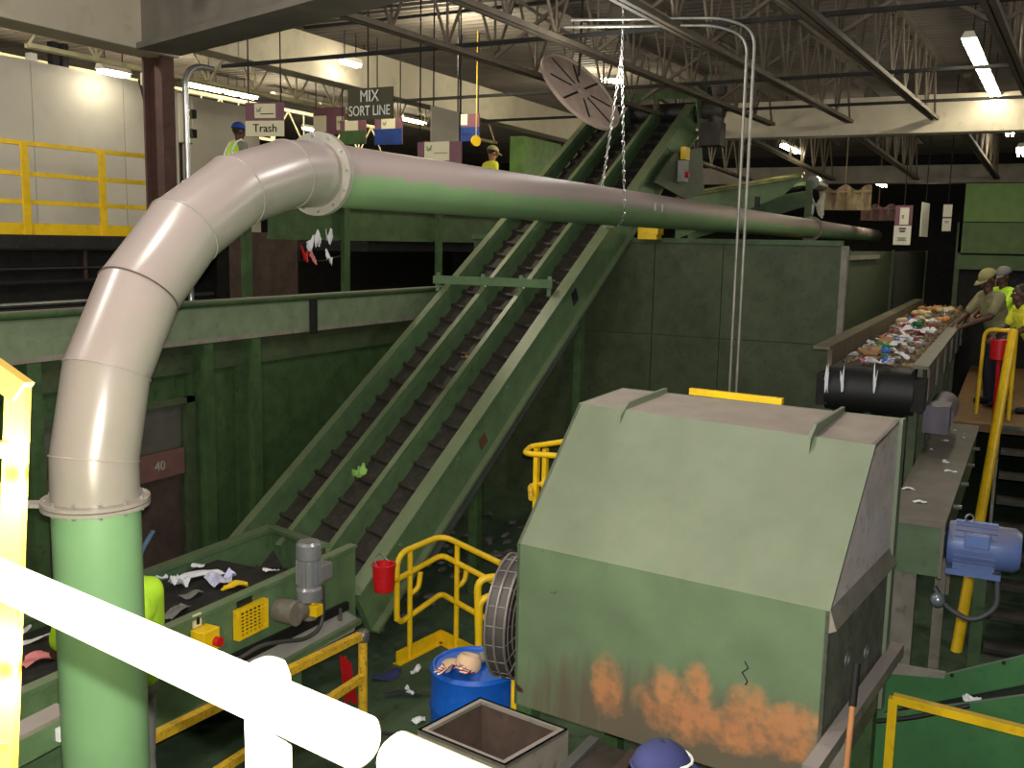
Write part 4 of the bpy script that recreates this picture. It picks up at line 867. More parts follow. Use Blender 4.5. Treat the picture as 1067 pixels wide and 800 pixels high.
kinds = [('paper_scrap', PAPER, 60, 'crumpled white paper scrap on the sorting belt'), ('cardboard_piece', CARD, 22, 'torn brown cardboard piece on the sorting belt'), ('bottle', mat('clear_blue', (70, 110, 190), .2), 8, 'blue plastic bottle on the sorting belt'), ('can', GALV, 14, 'shiny metal can on the sorting belt'), ('paper_scrap', PINK, 9, 'pinkish paper scrap on the sorting belt'), ('plastic_bag', mat('cream_bag', (214, 190, 150), .5), 8, 'cream plastic bag on the far part of the sorting belt'), ('bottle', mat('green_bottle', (50, 130, 70), .2), 5, 'green bottle on the sorting belt'), ('can', RED, 7, 'red can on the sorting belt'), ('plastic_bag', mat('orange_bag', (206, 140, 80), .5), 5, 'orange brown bag piled near the sorters')]
for kind, m_, n, lab in kinds:
    src = None; far = 'bag' in kind
    for i in range(n):
        o = litter(kind, m_, (.5 if 'card' in kind else .78) if not far else 1.) if src is None else src.copy()
        if src is None: src = o
        else: COL.objects.link(o)
        x = rnd.uniform(14, 17.5) if far else XB0+.12+8*rnd.random()**1.5
        o.location = (x, rnd.uniform(YB0+.12, YB1-.12), ZB+(.03+.06*min(1, (x-9)/6))*rnd.random()+.01); o.rotation_euler = (rnd.uniform(-.4, .4), rnd.uniform(-.3, .3), rnd.uniform(0, 6.28))
        k = rnd.uniform(.7, 1.25); o.scale = (k, k, k)
        tag(o, lab, {'paper_scrap': 'paper', 'cardboard_piece': 'cardboard', 'bottle': 'bottle', 'can': 'can', 'plastic_bag': 'bag'}[kind], lab.replace(' on the', 's on the').replace(' piled', 's piled'))
# ================================================================== covered chute conveyor + blue motor
n0, n1 = V((7.12, .63, 1.75)), V((7.12, .30, 1.75)); f0, f1 = V((11.3, .60, 1.77)), V((11.3, .22, 1.77))
t = thing('covered_conveyor', 'long dusty grey covered conveyor box between the hood and the stairs', 'conveyor', (9, .45, 0))
MB().prism([n0, n1, f1, f0], (0, 0, -.36)).build('casing', mat('casing_green', (86, 108, 78), .5, var=.15, spots=.3, spotcol=(60, 70, 50)), t)
lidm = mat('lid_dusty', (116, 108, 98), .7, var=.15, scale=4, spots=.3, spotcol=(90, 86, 70))
MB().prism([n0+V((-.02, .02, .02)), n1+V((-.02, -.02, .02)), f1+V((0, -.02, .02)), f0+V((0, .02, .02))], (0, 0, -.03)).build('lid', lidm, t, label='dusty grey lid')
MB().prism([n1+V((-.03, -.02, .0)), n1+V((.02, -.02, .02)), n1+V((.02, -.02, -.36)), n1+V((-.03, -.02, -.36))], (0, .02, 0)).build('edge_flange', lidm, t)
for k in range(5): a = n1+(f1-n1)*(.06+.2*k); MB().cyl(a+V((0, -.06, -.12)), a+V((0, .0, -.12)), .018, n=6).build('bolt', GALV, t)
for x, y, hw in ((7.35, .53, .085), (8.6, .34, .04), (11.1, .4, .05)): MB().box(x-.06, x+.06, y-hw, y+hw, 0, 1.42).build('leg', HOODG, t)
MB().bar((7.3, .58, .6), (8.0, .62, 1.38), .05, .05).build('knee_brace', GREEN_DK, t)
for k, (px, py) in enumerate(((982, 453), (984, 460), (1003, 453), (1008, 458), (973, 470), (985, 482), (990, 492), (946, 510), (958, 524), (992, 449))):
    q = on(px, py, 'z', 1.772); cloth('litter_scrap', (q.x, q.y, 1.771), .1, .05, .02, PAPER, 'small white litter scrap on the lid of the covered conveyor', 'litter scrap', 80+k, rnd.uniform(0, 3), n=4, group='scraps on the covered conveyor lid')
mc = V((7.30, .02, 1.60))
t = thing('blue_motor', 'blue finned electric motor mounted beside the covered conveyor', 'motor', (7.3, .02, 1.4))
MB().lathe(mc+Y*.26, -Y, [(.08, 0), (.15, .02), (.155, .05), (.155, .32), (.15, .34), (.15, .43), (.125, .47), (0, .475)], 28).build('body', BLUEM, t, smooth=35)
mb = MB()
for k in range(22):
    th = 2*math.pi*k/22; o = V((math.cos(th), 0, math.sin(th))); mb.bar(mc+Y*.2+o*.158, mc-Y*.06+o*.158, .006, .016, o)
mb.build('cooling_fins', BLUEM, t)
MB().box(mc.x-.17, mc.x-.08, mc.y-.02, mc.y+.14, mc.z+.02, mc.z+.12).build('terminal_box', BLUEM, t, bevel=.008)
MB().box(mc.x-.13, mc.x+.13, mc.y-.1, mc.y+.24, mc.z-.19, mc.z-.15).box(mc.x-.12, mc.x-.08, mc.y-.05, mc.y+.2, mc.z-.16, mc.z-.1).box(mc.x+.08, mc.x+.12, mc.y-.05, mc.y+.2, mc.z-.16, mc.z-.1).build('foot', BLUEM, t)
MB().ring(mc+V((0, .12, .185)), (1, .3, 0), .026, .007, 16, 6).build('lifting_eye', GALV, t)
MB().box(mc.x+.05, mc.x+.12, mc.y-.02, mc.y+.06, 0, mc.z-.19).build('stand_leg', GREEN_DK, t)
MB().tube(fillet([mc+V((-.1, -.08, -.15)), mc+V((-.12, -.1, -.38)), mc+V((-.14, .05, -.5)), mc+V((-.14, .22, -.42)), mc+V((-.12, .3, -.3))], .08), .02, 8).build('cable', mat('dim_cable', (70, 74, 78), .5), t, smooth=50)
MB().ball(mc+V((-.14, .27, -.38)), .05).build('conduit_fitting', mat('fitting', (150, 160, 170), .3, .5), t, smooth=60)
# stairs
t = thing('steel_stairs', 'dark steel stairs with open treads at the right edge', 'stairs', (11, -.5, 0))
ns = 9
for k in range(ns):
    f = k/(ns-1); x = 9.55+2.55*f; z = .02+1.6*f+.0
    MB().box(x-.02, x+.25, -1.0, -.02, z, z+.035).build('tread', mat('tread_steel', (66, 64, 58), .5, .4, var=.3), t)
for y in (-1.03, .0): MB().prism([(9.45, y, -.0), (9.75, y, -.0), (12.35, y, 1.62), (12.35, y, 1.40), (12.1, y, 1.42)][:4]+[(12.2, y, 1.62)], (0, .03, 0)).build('stringer', GREEN_DK, t)
mb = MB().box(12.36, 18.7, -2.5, .55, 1.55, 1.64)
solid('sorting_platform', mb.box(12.4, 12.5, -2.4, -2.3, 0, 1.55).box(12.4, 12.5, .4, .5, 0, 1.55).box(18.5, 18.6, -2.4, -2.3, 0, 1.55).box(18.5, 18.6, .4, .5, 0, 1.55), mat('platform_rust', (122, 92, 54), .7, var=.2), 'orange brown platform the right sorters stand on', 'platform')
ha, hb_ = on(1056, 345, 'x', 12.0), on(994, 692, 'x', 9.4)
t = thing('stair_handrail', 'thick yellow stair handrail slanting down beside the stairs', 'handrail', (10.5, .1, 0))
MB().cyl(ha, hb_, .05, n=14).build('rail', YEL, t, smooth=50)
MB().tube(fillet([ha, ha+V((.1, .28, .0)), ha+V((.1, .3, -.95))], .1), .022, 8).build('return', YEL, t, smooth=50)
MB().tube([ha+V((.15, -.03, 0)), ha+V((.15, -.03, -1.0))], .022, 8).build('post', YEL, t, smooth=50)
q = on(1042, 362, 'x', 11.95); solid('fire_bucket', MB().lathe((q.x-.0, q.y, q.z-.13), Z, [(.0, 0), (.09, 0), (.10, .2), (.105, .2), (.105, .215), (.09, .215), (.08, .02), (0, .02)], 20).tube([(q.x, q.y, q.z-.13), (q.x, q.y, 1.64)], .02, 6), RED, 'red bucket on a post at the top of the stairs', 'bucket', smooth=40)
# ================================================================== lower right trough
t = thing('green_trough', 'bright green steel trough conveyor in the lower right corner', 'conveyor', (6.3, .1, 0))
xa, xc_ = 6.55, 6.0
GRB = mat('bright_green_paint', (66, 116, 70), .4, var=.1, dust=.5, spots=.25, spotcol=(36, 90, 60))
def pol(x, pts, th=.03): return MB().prism([on(u, v, 'x', x) for u, v in pts], (th, 0, 0))
pol(xa, [(905, 690), (985, 703), (1072, 682), (1200, 655), (1200, 720), (1072, 735), (905, 752)]).build('back_wall', GRB, t)
pol(xa-.03, [(905, 688), (985, 701), (984, 707), (905, 700)]).build('splice_plate', HOODG, t)
pol(xa-.12, [(920, 748), (1072, 719), (1200, 695), (1200, 703), (1072, 727), (920, 756)], .1).build('rubber_lip', BLACK, t)
pol(xc_+.2, [(868, 752), (940, 742), (1072, 724), (1200, 700), (1200, 1100), (868, 1130)]).build('front_wall', GRB, t)
q = on(950, 748, 'x', xc_+.15); MB().tube(fillet([on(905, 752, 'x', xc_+.16), q, on(1010, 735, 'x', xc_+.16)], .1), .016, 8).build('cable', BLACK, t)
for (u, v) in ((992, 703), (1046, 690)): q = on(u, v, 'x', xa-.01); MB().cyl(q, q-X*.015, .012, n=8).build('bolt', BLACK, t)
t = thing('trough_guard', 'square yellow guard frame before the green trough at lower right', 'guard rail', (5.8, .2, 0))
ga, gb_ = on(931, 727, 'x', 5.85), on(1200, 795, 'x', 5.75)
MB().bar(ga, gb_, .05, .05).build('top_bar', YEL, t); MB().bar(V((ga.x, ga.y, 0)), ga, .05, .05).build('post', YEL, t); MB().bar(V((gb_.x, gb_.y, 0)), gb_, .05, .05).build('post', YEL, t)
a = on(893, 690, 'x', 4.5)
t = thing('broom', 'wooden handled broom with black grip leaning beside the hood', 'broom', (a.x, a.y, 0))
ft = V((a.x-.12, a.y+.03, .1)); d = (ft-a).normalized()
MB().cyl(a+d*.2, ft, .014, n=10).build('handle', WOOD, t, smooth=50); MB().cyl(a, a+d*.2, .018, n=10).build('grip', BLACK, t, smooth=50)
MB().box(ft.x-.15, ft.x+.15, ft.y-.04, ft.y+.04, .0, .1).build('bristles', CARD, t)
for k, (u, v, x) in enumerate(((1012, 731, 6.42), (880, 772, 5.2), (908, 700, 6.4))):
    q = on(u, v, 'x', x) if k != 1 else Q(Wd+.05, -.05, .572); cloth('litter_scrap', (q.x, q.y, q.z), .07, .1, .04, PAPER, ['white scrap stuck on the rubber lip of the green trough', 'white scrap on the bracket below the hood side rail', 'white scrap near the hood rear corner'][k], 'litter scrap', 100+k, n=5)
# ================================================================== foreground: guard rails, ladder, channel
fa, fb = on(0, 603, 'z', 3.1), on(380, 775, 'z', 3.1); fd = (fb-fa).normalized()
t = thing('lookout_guardrail', 'glaring white pipe guard rail in the near left foreground', 'guard rail', (.8, .9, 2.0))
rr = .0275
MB().lathe(fb, -fd, [(.0, -.008), (.018, -.004), (rr, .004), (rr, 1.3)], 24).build('rail', YEL_PALE, t, smooth=50)
fp_ = on(279, 722, 'z', 3.1)
MB().lathe((fp_.x, fp_.y, 2.0), Z, [(rr-.002, 0), (rr-.002, 1.118), (.02, 1.134), (.008, 1.14), (0, 1.141)], 24).build('post', YEL_PALE, t, smooth=50)
pe = fa-fd*.25; MB().cyl((pe.x, pe.y, 2.0), (pe.x, pe.y, 3.1), rr, n=20).build('post', YEL_PALE, t, smooth=50)
t = thing('lookout_gate_rail', 'second glaring white pipe rail end at the bottom edge', 'guard rail', (.7, .3, 2.0))
fg = on(410, 789, 'z', 3.09)
MB().lathe(fg, fd, [(0, -.01), (.018, -.006), (rr, .004), (rr, .75)], 24).build('rail', YEL_PALE, t, smooth=50)
pe = fg+fd*.6; MB().cyl((pe.x, pe.y, 2.0), (pe.x, pe.y, 3.09), rr, n=20).build('post', YEL_PALE, t, smooth=50)
t = thing('ladder_gate', 'yellow slant topped ladder side at the left edge', 'ladder', (1.4, 1.93, 2.0))
s0, s1 = CP+ray(19, 402)*2.2, CP+ray(7, 740)*2.2
s1 = s0+(s1-s0)*1.0; lf = -RT
YB2 = mat('ladder_yellow', (218, 180, 76), .4, var=.06)
sd_ = (s1-s0).normalized(); MB().bar(s0, s1+sd_*.58, .045, .03, FW).build('stile', YB2, t)
MB().bar(s0+lf*.5, s1+lf*.5+sd_*.58, .045, .03, FW).build('stile', YB2, t)
tp0, tp1 = CP+ray(24, 408)*2.19, CP+ray(-260, 205)*2.19
MB().bar(tp0, tp1, .05, .05, FW).build('top_bar', YB2, t)
for v, h in ((468, .035), (625, .05), (780, .04)): a = CP+ray(12, v)*2.2; MB().bar(a, a+lf*.5, .03, h).build('rung', YB2, t)
MB().prism([CP+ray(20, 600)*2.19, CP+ray(19, 645)*2.19, CP+ray(22, 635)*2.19, CP+ray(24, 618)*2.19], FW*.01).build('tab', YB2, t)
a, b = on(-60, 800, 'z', 1.4), on(68, 735, 'z', 1.4)
t = thing('channel_beam', 'green steel channel beam sticking out at the lower left edge', 'beam', (2.5, a.y, 1.3))
MB().bar(a+Z*-.01, b-Z*.01, .12, .02).build('top_flange', HOODG, t); MB().bar(a+V((0, -.05, -.07)), b+V((0, -.05, -.07)), .02, .12).bar(a-Z*.13, b-Z*.13, .12, .02).build('web', GREEN, t)
MB().bar((a.x-.0, a.y, 0), (a.x, a.y, 1.26), .08, .08).build('support', GREEN_DK, t)
q = b+V((-.05, -.06, -.08)); MB().box(q.x-.06, q.x+.06, q.y-.03, q.y+.0, q.z-.03, q.z+.03).build('white_cap', PAPER, t)
# guard in front of infeed
yg = 4.1
ga = on(378, 661, 'y', yg); gl = on(160, 762, 'y', yg)
t = thing('conveyor_guard', 'worn yellow box section guard rail before the infeed conveyor', 'guard rail', (ga.x, yg, 0))
z_ = ga.z
MB().bar((ga.x, yg, z_), (3.2, yg, gl.z), .055, .055).build('top_rail', YEL_WORN, t)
MB().cyl((ga.x, yg, 0), (ga.x, yg, z_+.02), .035, n=12).build('post', YEL_WORN, t, smooth=50)
MB().lathe((ga.x, yg, z_-.05), Z, [(.045, 0), (.05, .03), (.05, .07), (.03, .09), (0, .092)], 14).build('post_cap', STEEL, t, smooth=50)
zm = on(360, 745, 'y', yg).z
MB().bar((ga.x, yg, z_*.52), (3.2, yg, z_*.52), .05, .05).build('mid_rail', YEL_WORN, t); MB().cyl((3.25, yg, 0), (3.25, yg, gl.z), .03, n=10).build('post', YEL_WORN, t, smooth=50)
solid('red_flag', MB().prism([on(355, 683, 'y', 4.3), on(366, 690, 'y', 4.3), on(373, 735, 'y', 4.3), on(360, 728, 'y', 4.3)], (0, .012, 0)).cyl(on(360, 684, 'y', 4.31), on(360, 684, 'y', 4.31).xy.to_tuple()+(0,), .012, n=8), RED, 'red cloth flag hanging by the worn yellow guard post', 'flag')
# infeed litter
for k, (px, py, w, h, m_, lab) in enumerate(((205, 603, .34, .13, PAPER, 'long flat white paper sheet on the infeed belt'), (231, 609, .2, .17, mat('lilac_paper', (206, 204, 232), .8), 'crumpled lilac white paper ball nearest the belt end'), (186, 612, .13, .12, PAPER, 'crumpled white paper beside the hi-vis worker'), (200, 622, .16, .08, GREYF, 'grey twisted scrap in the middle of the infeed belt'), (207, 592, .1, .06, PAPER, 'small white scrap at the far edge of the infeed belt'), (246, 613, .18, .1, YEL, 'yellow wrapper against the infeed side wall'), (282, 597, .12, .06, PAPER, 'white scrap on the infeed end wall'), (168, 605, .09, .06, PAPER, 'tiny white scrap next to the duct'), (183, 640, .28, .1, GREYF, 'grey rag against the infeed side wall'), (25, 672, .35, .04, PAPER, 'white curved strip on the infeed belt left of the duct'), (40, 690, .2, .12, PINK, 'pink striped packet on the infeed belt left of the duct'), (20, 660, .12, .08, PAPER, 'white scrap at left edge on the infeed belt'))):
    q = on(px, py, 'z', zbelt); cloth('litter_scrap', (q.x, q.y, zbelt+.003), w*1.2, h*1.25, .05+.06*(k in (1, 2)), m_, lab, 'litter scrap', 120+k, rnd.uniform(-.6, .2), n=7)
q = on(160, 553, 'y', 6.3); solid('foil_strip', MB().tube(fillet([q, q+V((-.12, 0, -.12)), q+V((-.2, 0, -.3))], .06), .02, 6).cyl(q+V((-.2, 0, -.3)), (q.x-.2, q.y, 0), .008, n=5), mat('foil', (130, 170, 200), .2, .5), 'shiny bluish foil strip behind the duct riser', 'foil')
q = P(on(374, 497, 'y', 5.4).x, 5.4, -.16); q = on(374, 497, 'y', 5.42)
cloth('green_wrapper', (q.x, q.y, q.z), .16, .12, .14, mat('green_wrapper', (130, 170, 80), .5), 'green and white wrapper riding on the inclined belt', 'wrapper', 150, n=6)
q = on(485, 373, 'y', 5.3); cloth('paper_scrap', (q.x, q.y, q.z), .16, .06, .03, CARD, 'pale flat scrap high on the inclined belt', 'paper', 151, n=5)
# floor litter
for k, (px, py, w, h, m_, lab) in enumerate(((437, 752, .12, .09, PAPER, 'white paper scrap on the floor left of the blue drum'), (426, 722, .14, .05, PAPER, 'thin white scrap on the floor behind the drum'), (405, 705, .3, .14, NAVY, 'dark navy rag on the floor by the yellow guard'), (420, 725, .3, .12, DENIM, 'dark rag on the floor left of the drum'), (402, 795, .08, .06, PAPER, 'small white scrap on the floor at the bottom edge'), (434, 700, .2, .05, PAPER, 'flat white strip on the floor before the kick plate'))):
    q = on(px, py, 'z', 0); cloth('floor_rag' if m_ in (NAVY, DENIM) else 'floor_scrap', (q.x, q.y, .002), w, h, .04, m_, lab, 'rag' if m_ in (NAVY, DENIM) else 'litter scrap', 160+k, rnd.uniform(-1, 1), n=6)
pts = [on(u, v, 'z', .01) for u, v in ((385, 762), (405, 764), (425, 768), (445, 770), (460, 760))]
solid('floor_cable', MB().tube(fillet(pts, .1), .012, 6), BLACK, 'thin black cable on the floor before the drum', 'cable', smooth=50)
pts = [on(u, v, 'z', .02) for u, v in ((455, 545), (480, 545), (530, 540), (540, 525))]
mb = MB(); rn2 = random.Random(9)
for k in range(60):
    q = V((rn2.uniform(7.2, 11.5), rn2.uniform(4.9, 6.0), .03)); mb.ball(q, rn2.uniform(.03, .12), rn2.uniform(.03, .08), .03, seg=6, rings=4)
o = mb.build('pit_debris', mat('debris', (96, 92, 90), .8, var=.6, scale=14)); o['kind'] = 'stuff'; tag(o, 'grey debris strewn on the floor under the inclined conveyor', 'debris')
# ================================================================== people
def person(base, face, label, skin=SKIN_D, shirt=GREYF, vest=None, cap=None, cap_kind='cap', trousers=DENIM, lean=0., arms=None, H=1.76, head_pitch=0., head_yaw=0., step=0., sleeves='short', stripe=None, fine=.0065, name='person', hairy=True):
    k = H/1.76; base = V(base); ca_, sa_ = math.cos(R(face-90)), math.sin(R(face-90))
    t = thing(name, label, 'person', tuple(base))
    def W(p): p = V(p)*k; return base+V((p.x*ca_-p.y*sa_, p.x*sa_+p.y*ca_, p.z))
    cl_, sl_ = math.cos(R(lean)), math.sin(R(lean))
    def Ub(p):
        p = V(p); z = p.z-.95; return V((p.x, p.y*cl_+z*sl_, .95+z*cl_-p.y*sl_))
    def UW(p): return W(Ub(p))
    hc = V((0, .05, 1.625)); hp, hy = R(head_pitch), R(head_yaw)
    def Hd(p):      # head-local point
        p = V(p); y, z = p.y*math.cos(hp)+p.z*math.sin(hp), p.z*math.cos(hp)-p.y*math.sin(hp)
        x, y = p.x*math.cos(hy)-y*math.sin(hy), p.x*math.sin(hy)+y*math.cos(hy)
        n = Ub((0, .02, 1.50)); return n+V((x, y, z+.115))
    def HW(p): return W(Hd(p))
    Rm = Matrix.Rotation(R(face-90), 3, 'Z') @ Matrix.Rotation(hy, 3, 'Z') @ Matrix.Rotation(-hp, 3, 'X')
    arms = arms or {}
    mb = MB()
    def C2(a, b, ra, rb): mb.caps(a, b, ra*k, rb*k, 12)
    # torso
    sh, hips = {}, {}
    C2(UW((-.07, 0, .98)), UW((.07, 0, .98)), .115, .115); C2(UW((0, .0, .98)), UW((0, .01, 1.25)), .13, .14)
    C2(UW((-.09, .01, 1.32)), UW((.09, .01, 1.32)), .105, .105); C2(UW((-.15, 0, 1.41)), UW((.15, 0, 1.41)), .06, .06)
    C2(UW((0, .0, 1.40)), W(Ub((0, .02, 1.50))), .06, .054); C2(W(Ub((0, .02, 1.49))), HW((0, -.01, -.03)), .054, .055)
    mb.ball(HW((0, -.012, .035)), .077*k, .096*k, .098*k, Rm, 20, 14); mb.ball(HW((0, .022, -.04)), .058*k, .066*k, .07*k, Rm, 16, 10)
    mb.caps(HW((0, .085, .02)), HW((0, .108, -.02)), .010*k, .016*k, 8); mb.ball(HW((0, .078, -.058)), .026*k, .012*k, .010*k, Rm, 10, 6); mb.ball(HW((0, .07, -.095)), .024*k, .02*k, .018*k, Rm, 10, 6)
    for s in (-1, 1):
        mb.ball(HW((s*.078, -.012, .0)), .012*k, .024*k, .033*k, Rm, 10, 8); mb.ball(HW((s*.033, .076, .042)), .026*k, .012*k, .008*k, Rm, 8, 6)
    HND = {}
    for s in (-1, 1):
        a = arms.get(s, {}); S0 = Ub((s*.185, 0, 1.40)); E0 = V(a.get('e', S0+V((s*.05, -.02, -.29)))); W0 = V(a.get('w', E0+V((s*.0, .07, -.25))))
        C2(W(S0), W(E0), .052, .042); C2(W(E0), W(W0), .042, .029)
        d = (W0-E0).normalized(); hd = V(a.get('h', d)).normalized(); side = hd.cross(V((0, 0, 1))); side = side.normalized() if side.length > .2 else V((0, s, 0)); up = side.cross(hd).normalized()
        pc = W0+hd*.05; M3 = Matrix((side, hd, up)).transposed(); Rz_ = Matrix.Rotation(R(face-90), 3, 'Z')
        C2(W(W0), W(W0+hd*.03), .029, .03); mb.ball(W(pc), .040*k, .052*k, .018*k, Rz_ @ M3, 12, 8)
        for j, (o, L) in enumerate(((-.030, .070), (-.010, .080), (.011, .076), (.031, .060))):
            f0_ = W0+hd*.09+side*o; f1_ = f0_+hd*L*.5-up*.006; f2_ = f1_+hd*L*.42-up*.024
            C2(W(f0_-hd*.02), W(f1_), .0105, .0095); C2(W(f1_), W(f2_), .0095, .0075)
        th = -s; f0_ = W0+hd*.03+side*th*.03; f1_ = f0_+hd*.03+side*th*.03-up*.008; f2_ = f1_+hd*.032+side*th*.006-up*.008
        C2(W(f0_), W(f1_), .013, .0115); C2(W(f1_), W(f2_), .011, .009)
        HND[s] = (S0, E0, W0)
    LG = {}
    for s in (-1, 1):
        hp_, kn, an = V((s*.09, 0, .93)), V((s*.11, .03+s*step*.5, .50)), V((s*.12, -.02+s*step, .085))
        C2(W(hp_), W(kn), .085, .056); C2(W(kn), W(an), .055, .036); C2(W(an), W(an+V((s*.02, .15, -.05))), .042, .032); LG[s] = (hp_, kn, an)
    def fin(mb, nm, m_, vox, sm=4):
        o = mb.build(nm, m_, t, smooth=180); r = o.modifiers.new('remesh', 'REMESH'); r.mode = 'VOXEL'; r.voxel_size = vox; r.use_smooth_shade = True
        s_ = o.modifiers.new('smooth', 'SMOOTH'); s_.iterations = sm; s_.factor = .5; return o
    body = fin(mb, 'body', skin, fine)
    # eyes, hair
    for s in (-1, 1): MB().ball(HW((s*.032, .078, .022)), .011*k, .009*k, .008*k, Rm, 8, 6).build('eye', EYEW, t, smooth=60)
    if hairy:
        hm = MB().ball(HW((0, -.022, .045)), .082*k, .096*k, .096*k, Rm, 16, 10); fin(hm, 'hair', HAIR, .012, 2)
    # clothes
    g = .014; mb = MB()
    C2(UW((-.07, 0, .95)), UW((.07, 0, .95)), .12+g, .12+g); C2(UW((0, .0, .96)), UW((0, .01, 1.25)), .14+g, .145+g); C2(UW((-.09, .01, 1.32)), UW((.09, .01, 1.32)), .105+g, .105+g); C2(UW((-.15, 0, 1.405)), UW((.15, 0, 1.405)), .06+g, .06+g)
    for s in (-1, 1):
        S0, E0, W0 = HND[s]; en = E0 if sleeves == 'long' else S0+(E0-S0)*.75
        C2(W(S0), W(en), .056+g, .048+g)
        if sleeves == 'long': C2(W(E0), W(E0+(W0-E0)*.93), .048+g, .034+g)
    fin(mb, 'shirt', shirt, .012, 3)
    mb = MB(); C2(W((-.07, 0, .92)), W((.07, 0, .92)), .122+g, .122+g)
    for s in (-1, 1):
        a, b, c = LG[s]; C2(W(a), W(b), .09+g, .062+g); C2(W(b), W(c+V((0, 0, .0))), .06+g, .055+g)
    fin(mb, 'trousers', trousers, .013, 3)
    for s in (-1, 1):
        an = LG[s][2]; mb = MB(); C2(W(an+V((0, -.03, -.03))), W(an+V((s*.02, .15, -.045))), .054, .042); mb.bm.verts.ensure_lookup_table()
        for v in mb.bm.verts: v.co.z = max(v.co.z, base.z+.003)
        mb.build('boot', BLACK, t, smooth=60)
    if vest:
        g = .026; mb = MB()
        C2(UW((-.07, 0, .98)), UW((.07, 0, .98)), .118+g, .118+g); C2(UW((0, .0, .98)), UW((0, .01, 1.25)), .14+g, .145+g); C2(UW((-.08, .01, 1.31)), UW((.08, .01, 1.31)), .108+g, .108+g); C2(UW((-.10, 0, 1.405)), UW((.10, 0, 1.405)), .056+g, .056+g)
        vo = fin(mb, 'vest', vest, .012, 3)
        if stripe:
            for s in (-1, 1):
                pts = [UW(q) for q in ((s*.10, .15, 1.05), (s*.10, .135, 1.3), (s*.105, .07, 1.44), (s*.105, 0, 1.492), (s*.105, -.07, 1.44), (s*.10, -.13, 1.3), (s*.10, -.15, 1.05))]
                MB().tube(pts, .022*k, 6).build('reflective_band', stripe, vo)
    if cap:
        cw, rw = (.012, .0) if cap_kind == 'cap' else (.016, .0)
        a = cap; cm = MB()
        prof_ = []
        ring = []
        for i in range(7):
            th = (math.pi/2)*i/6; ring.append(((.088+cw)*math.cos(th), (.098+cw*.8)*math.sin(th)))
        bm = cm.bm; rows = []
        for r_, h_ in ring:
            rows.append([bm.verts.new(HW((max(r_, .002)*math.cos(2*math.pi*j/24), max(r_, .002)*1.18*math.sin(2*math.pi*j/24)-.014, .048+h_))) for j in range(24)])
        for A_, B2 in zip(rows, rows[1:]):
            for j in range(24): bm.faces.new((A_[j], A_[(j+1) % 24], B2[(j+1) % 24], B2[j]))
        o = cm.build('cap', a, t, smooth=60); sd = o.modifiers.new('t', 'SOLIDIFY'); sd.thickness = .006
        bm_ = MB(); L_ = .085 if cap_kind == 'cap' else .05; rr1 = []
        for (ro, dz_) in ((0, 0), (.5, .004), (1., -.012)):
            rr1.append([bm_.bm.verts.new(HW(((.085+cw)*math.sin(q)*(1-.1*ro), -.014+(.1+cw)*math.cos(q)*1.05+L_*ro*math.cos(q*.9), .052+dz_-.012*abs(math.sin(q))))) for q in [R(-68+136*j/12) for j in range(13)]])
        for A_, B2 in zip(rr1, rr1[1:]):
            for j in range(12): bm_.bm.faces.new((A_[j], A_[j+1], B2[j+1], B2[j]))
        o = bm_.build('cap_brim', a, t, smooth=60); sd = o.modifiers.new('t', 'SOLIDIFY'); sd.thickness = .006
    return t, HW
REFL = mat('reflective_band', (236, 236, 226), .3, .0, var=.03)
# worker by the infeed, behind the duct
w0 = on(128, 640, 'z', 1.3); c = CP+ray(119, 640)*4.95
solid('work_step', MB().box(c.x-.35, c.x+.35, c.y-.22, c.y+.3, .36, .42).box(c.x-.33, c.x-.27, c.y-.2, c.y+.28, 0, .36).box(c.x+.27, c.x+.33, c.y-.2, c.y+.28, 0, .36), STEEL, 'grey steel step the worker behind the duct stands on', 'step')
person((c.x, c.y, .42), 60, 'worker in lime vest standing at the infeed conveyor, mostly hidden behind the duct riser', vest=LIME, shirt=LIME, cap=KHAKI, lean=4, H=1.74, trousers=GREYF, arms={1: dict(e=(.24, .22, 1.08), w=(.17, .36, .95)), -1: dict(e=(-.24, .22, 1.08), w=(-.15, .36, .95))}, fine=.009)
# person with the blue cap up on the walkway
c = CP+ray(243, 136)*13.2
person((c.x, c.y, 3.57), -20, 'person in blue cap and lime vest with white bands on the upper walkway', skin=SKIN_D, vest=LIME, stripe=REFL, cap=BCAP, H=(c.z+.12-3.57), head_pitch=8, lean=8, fine=.009)
c = CP+ray(505, 160)*17.
person((c.x, c.y, 3.57), -35, 'person in grey cap and pale yellow vest, upper walkway right of signs', skin=SKIN_M, vest=YVEST, cap=KHAKI, shirt=YVEST, H=(c.z+.13-3.57)*1.02, lean=15, head_pitch=18, fine=.010)
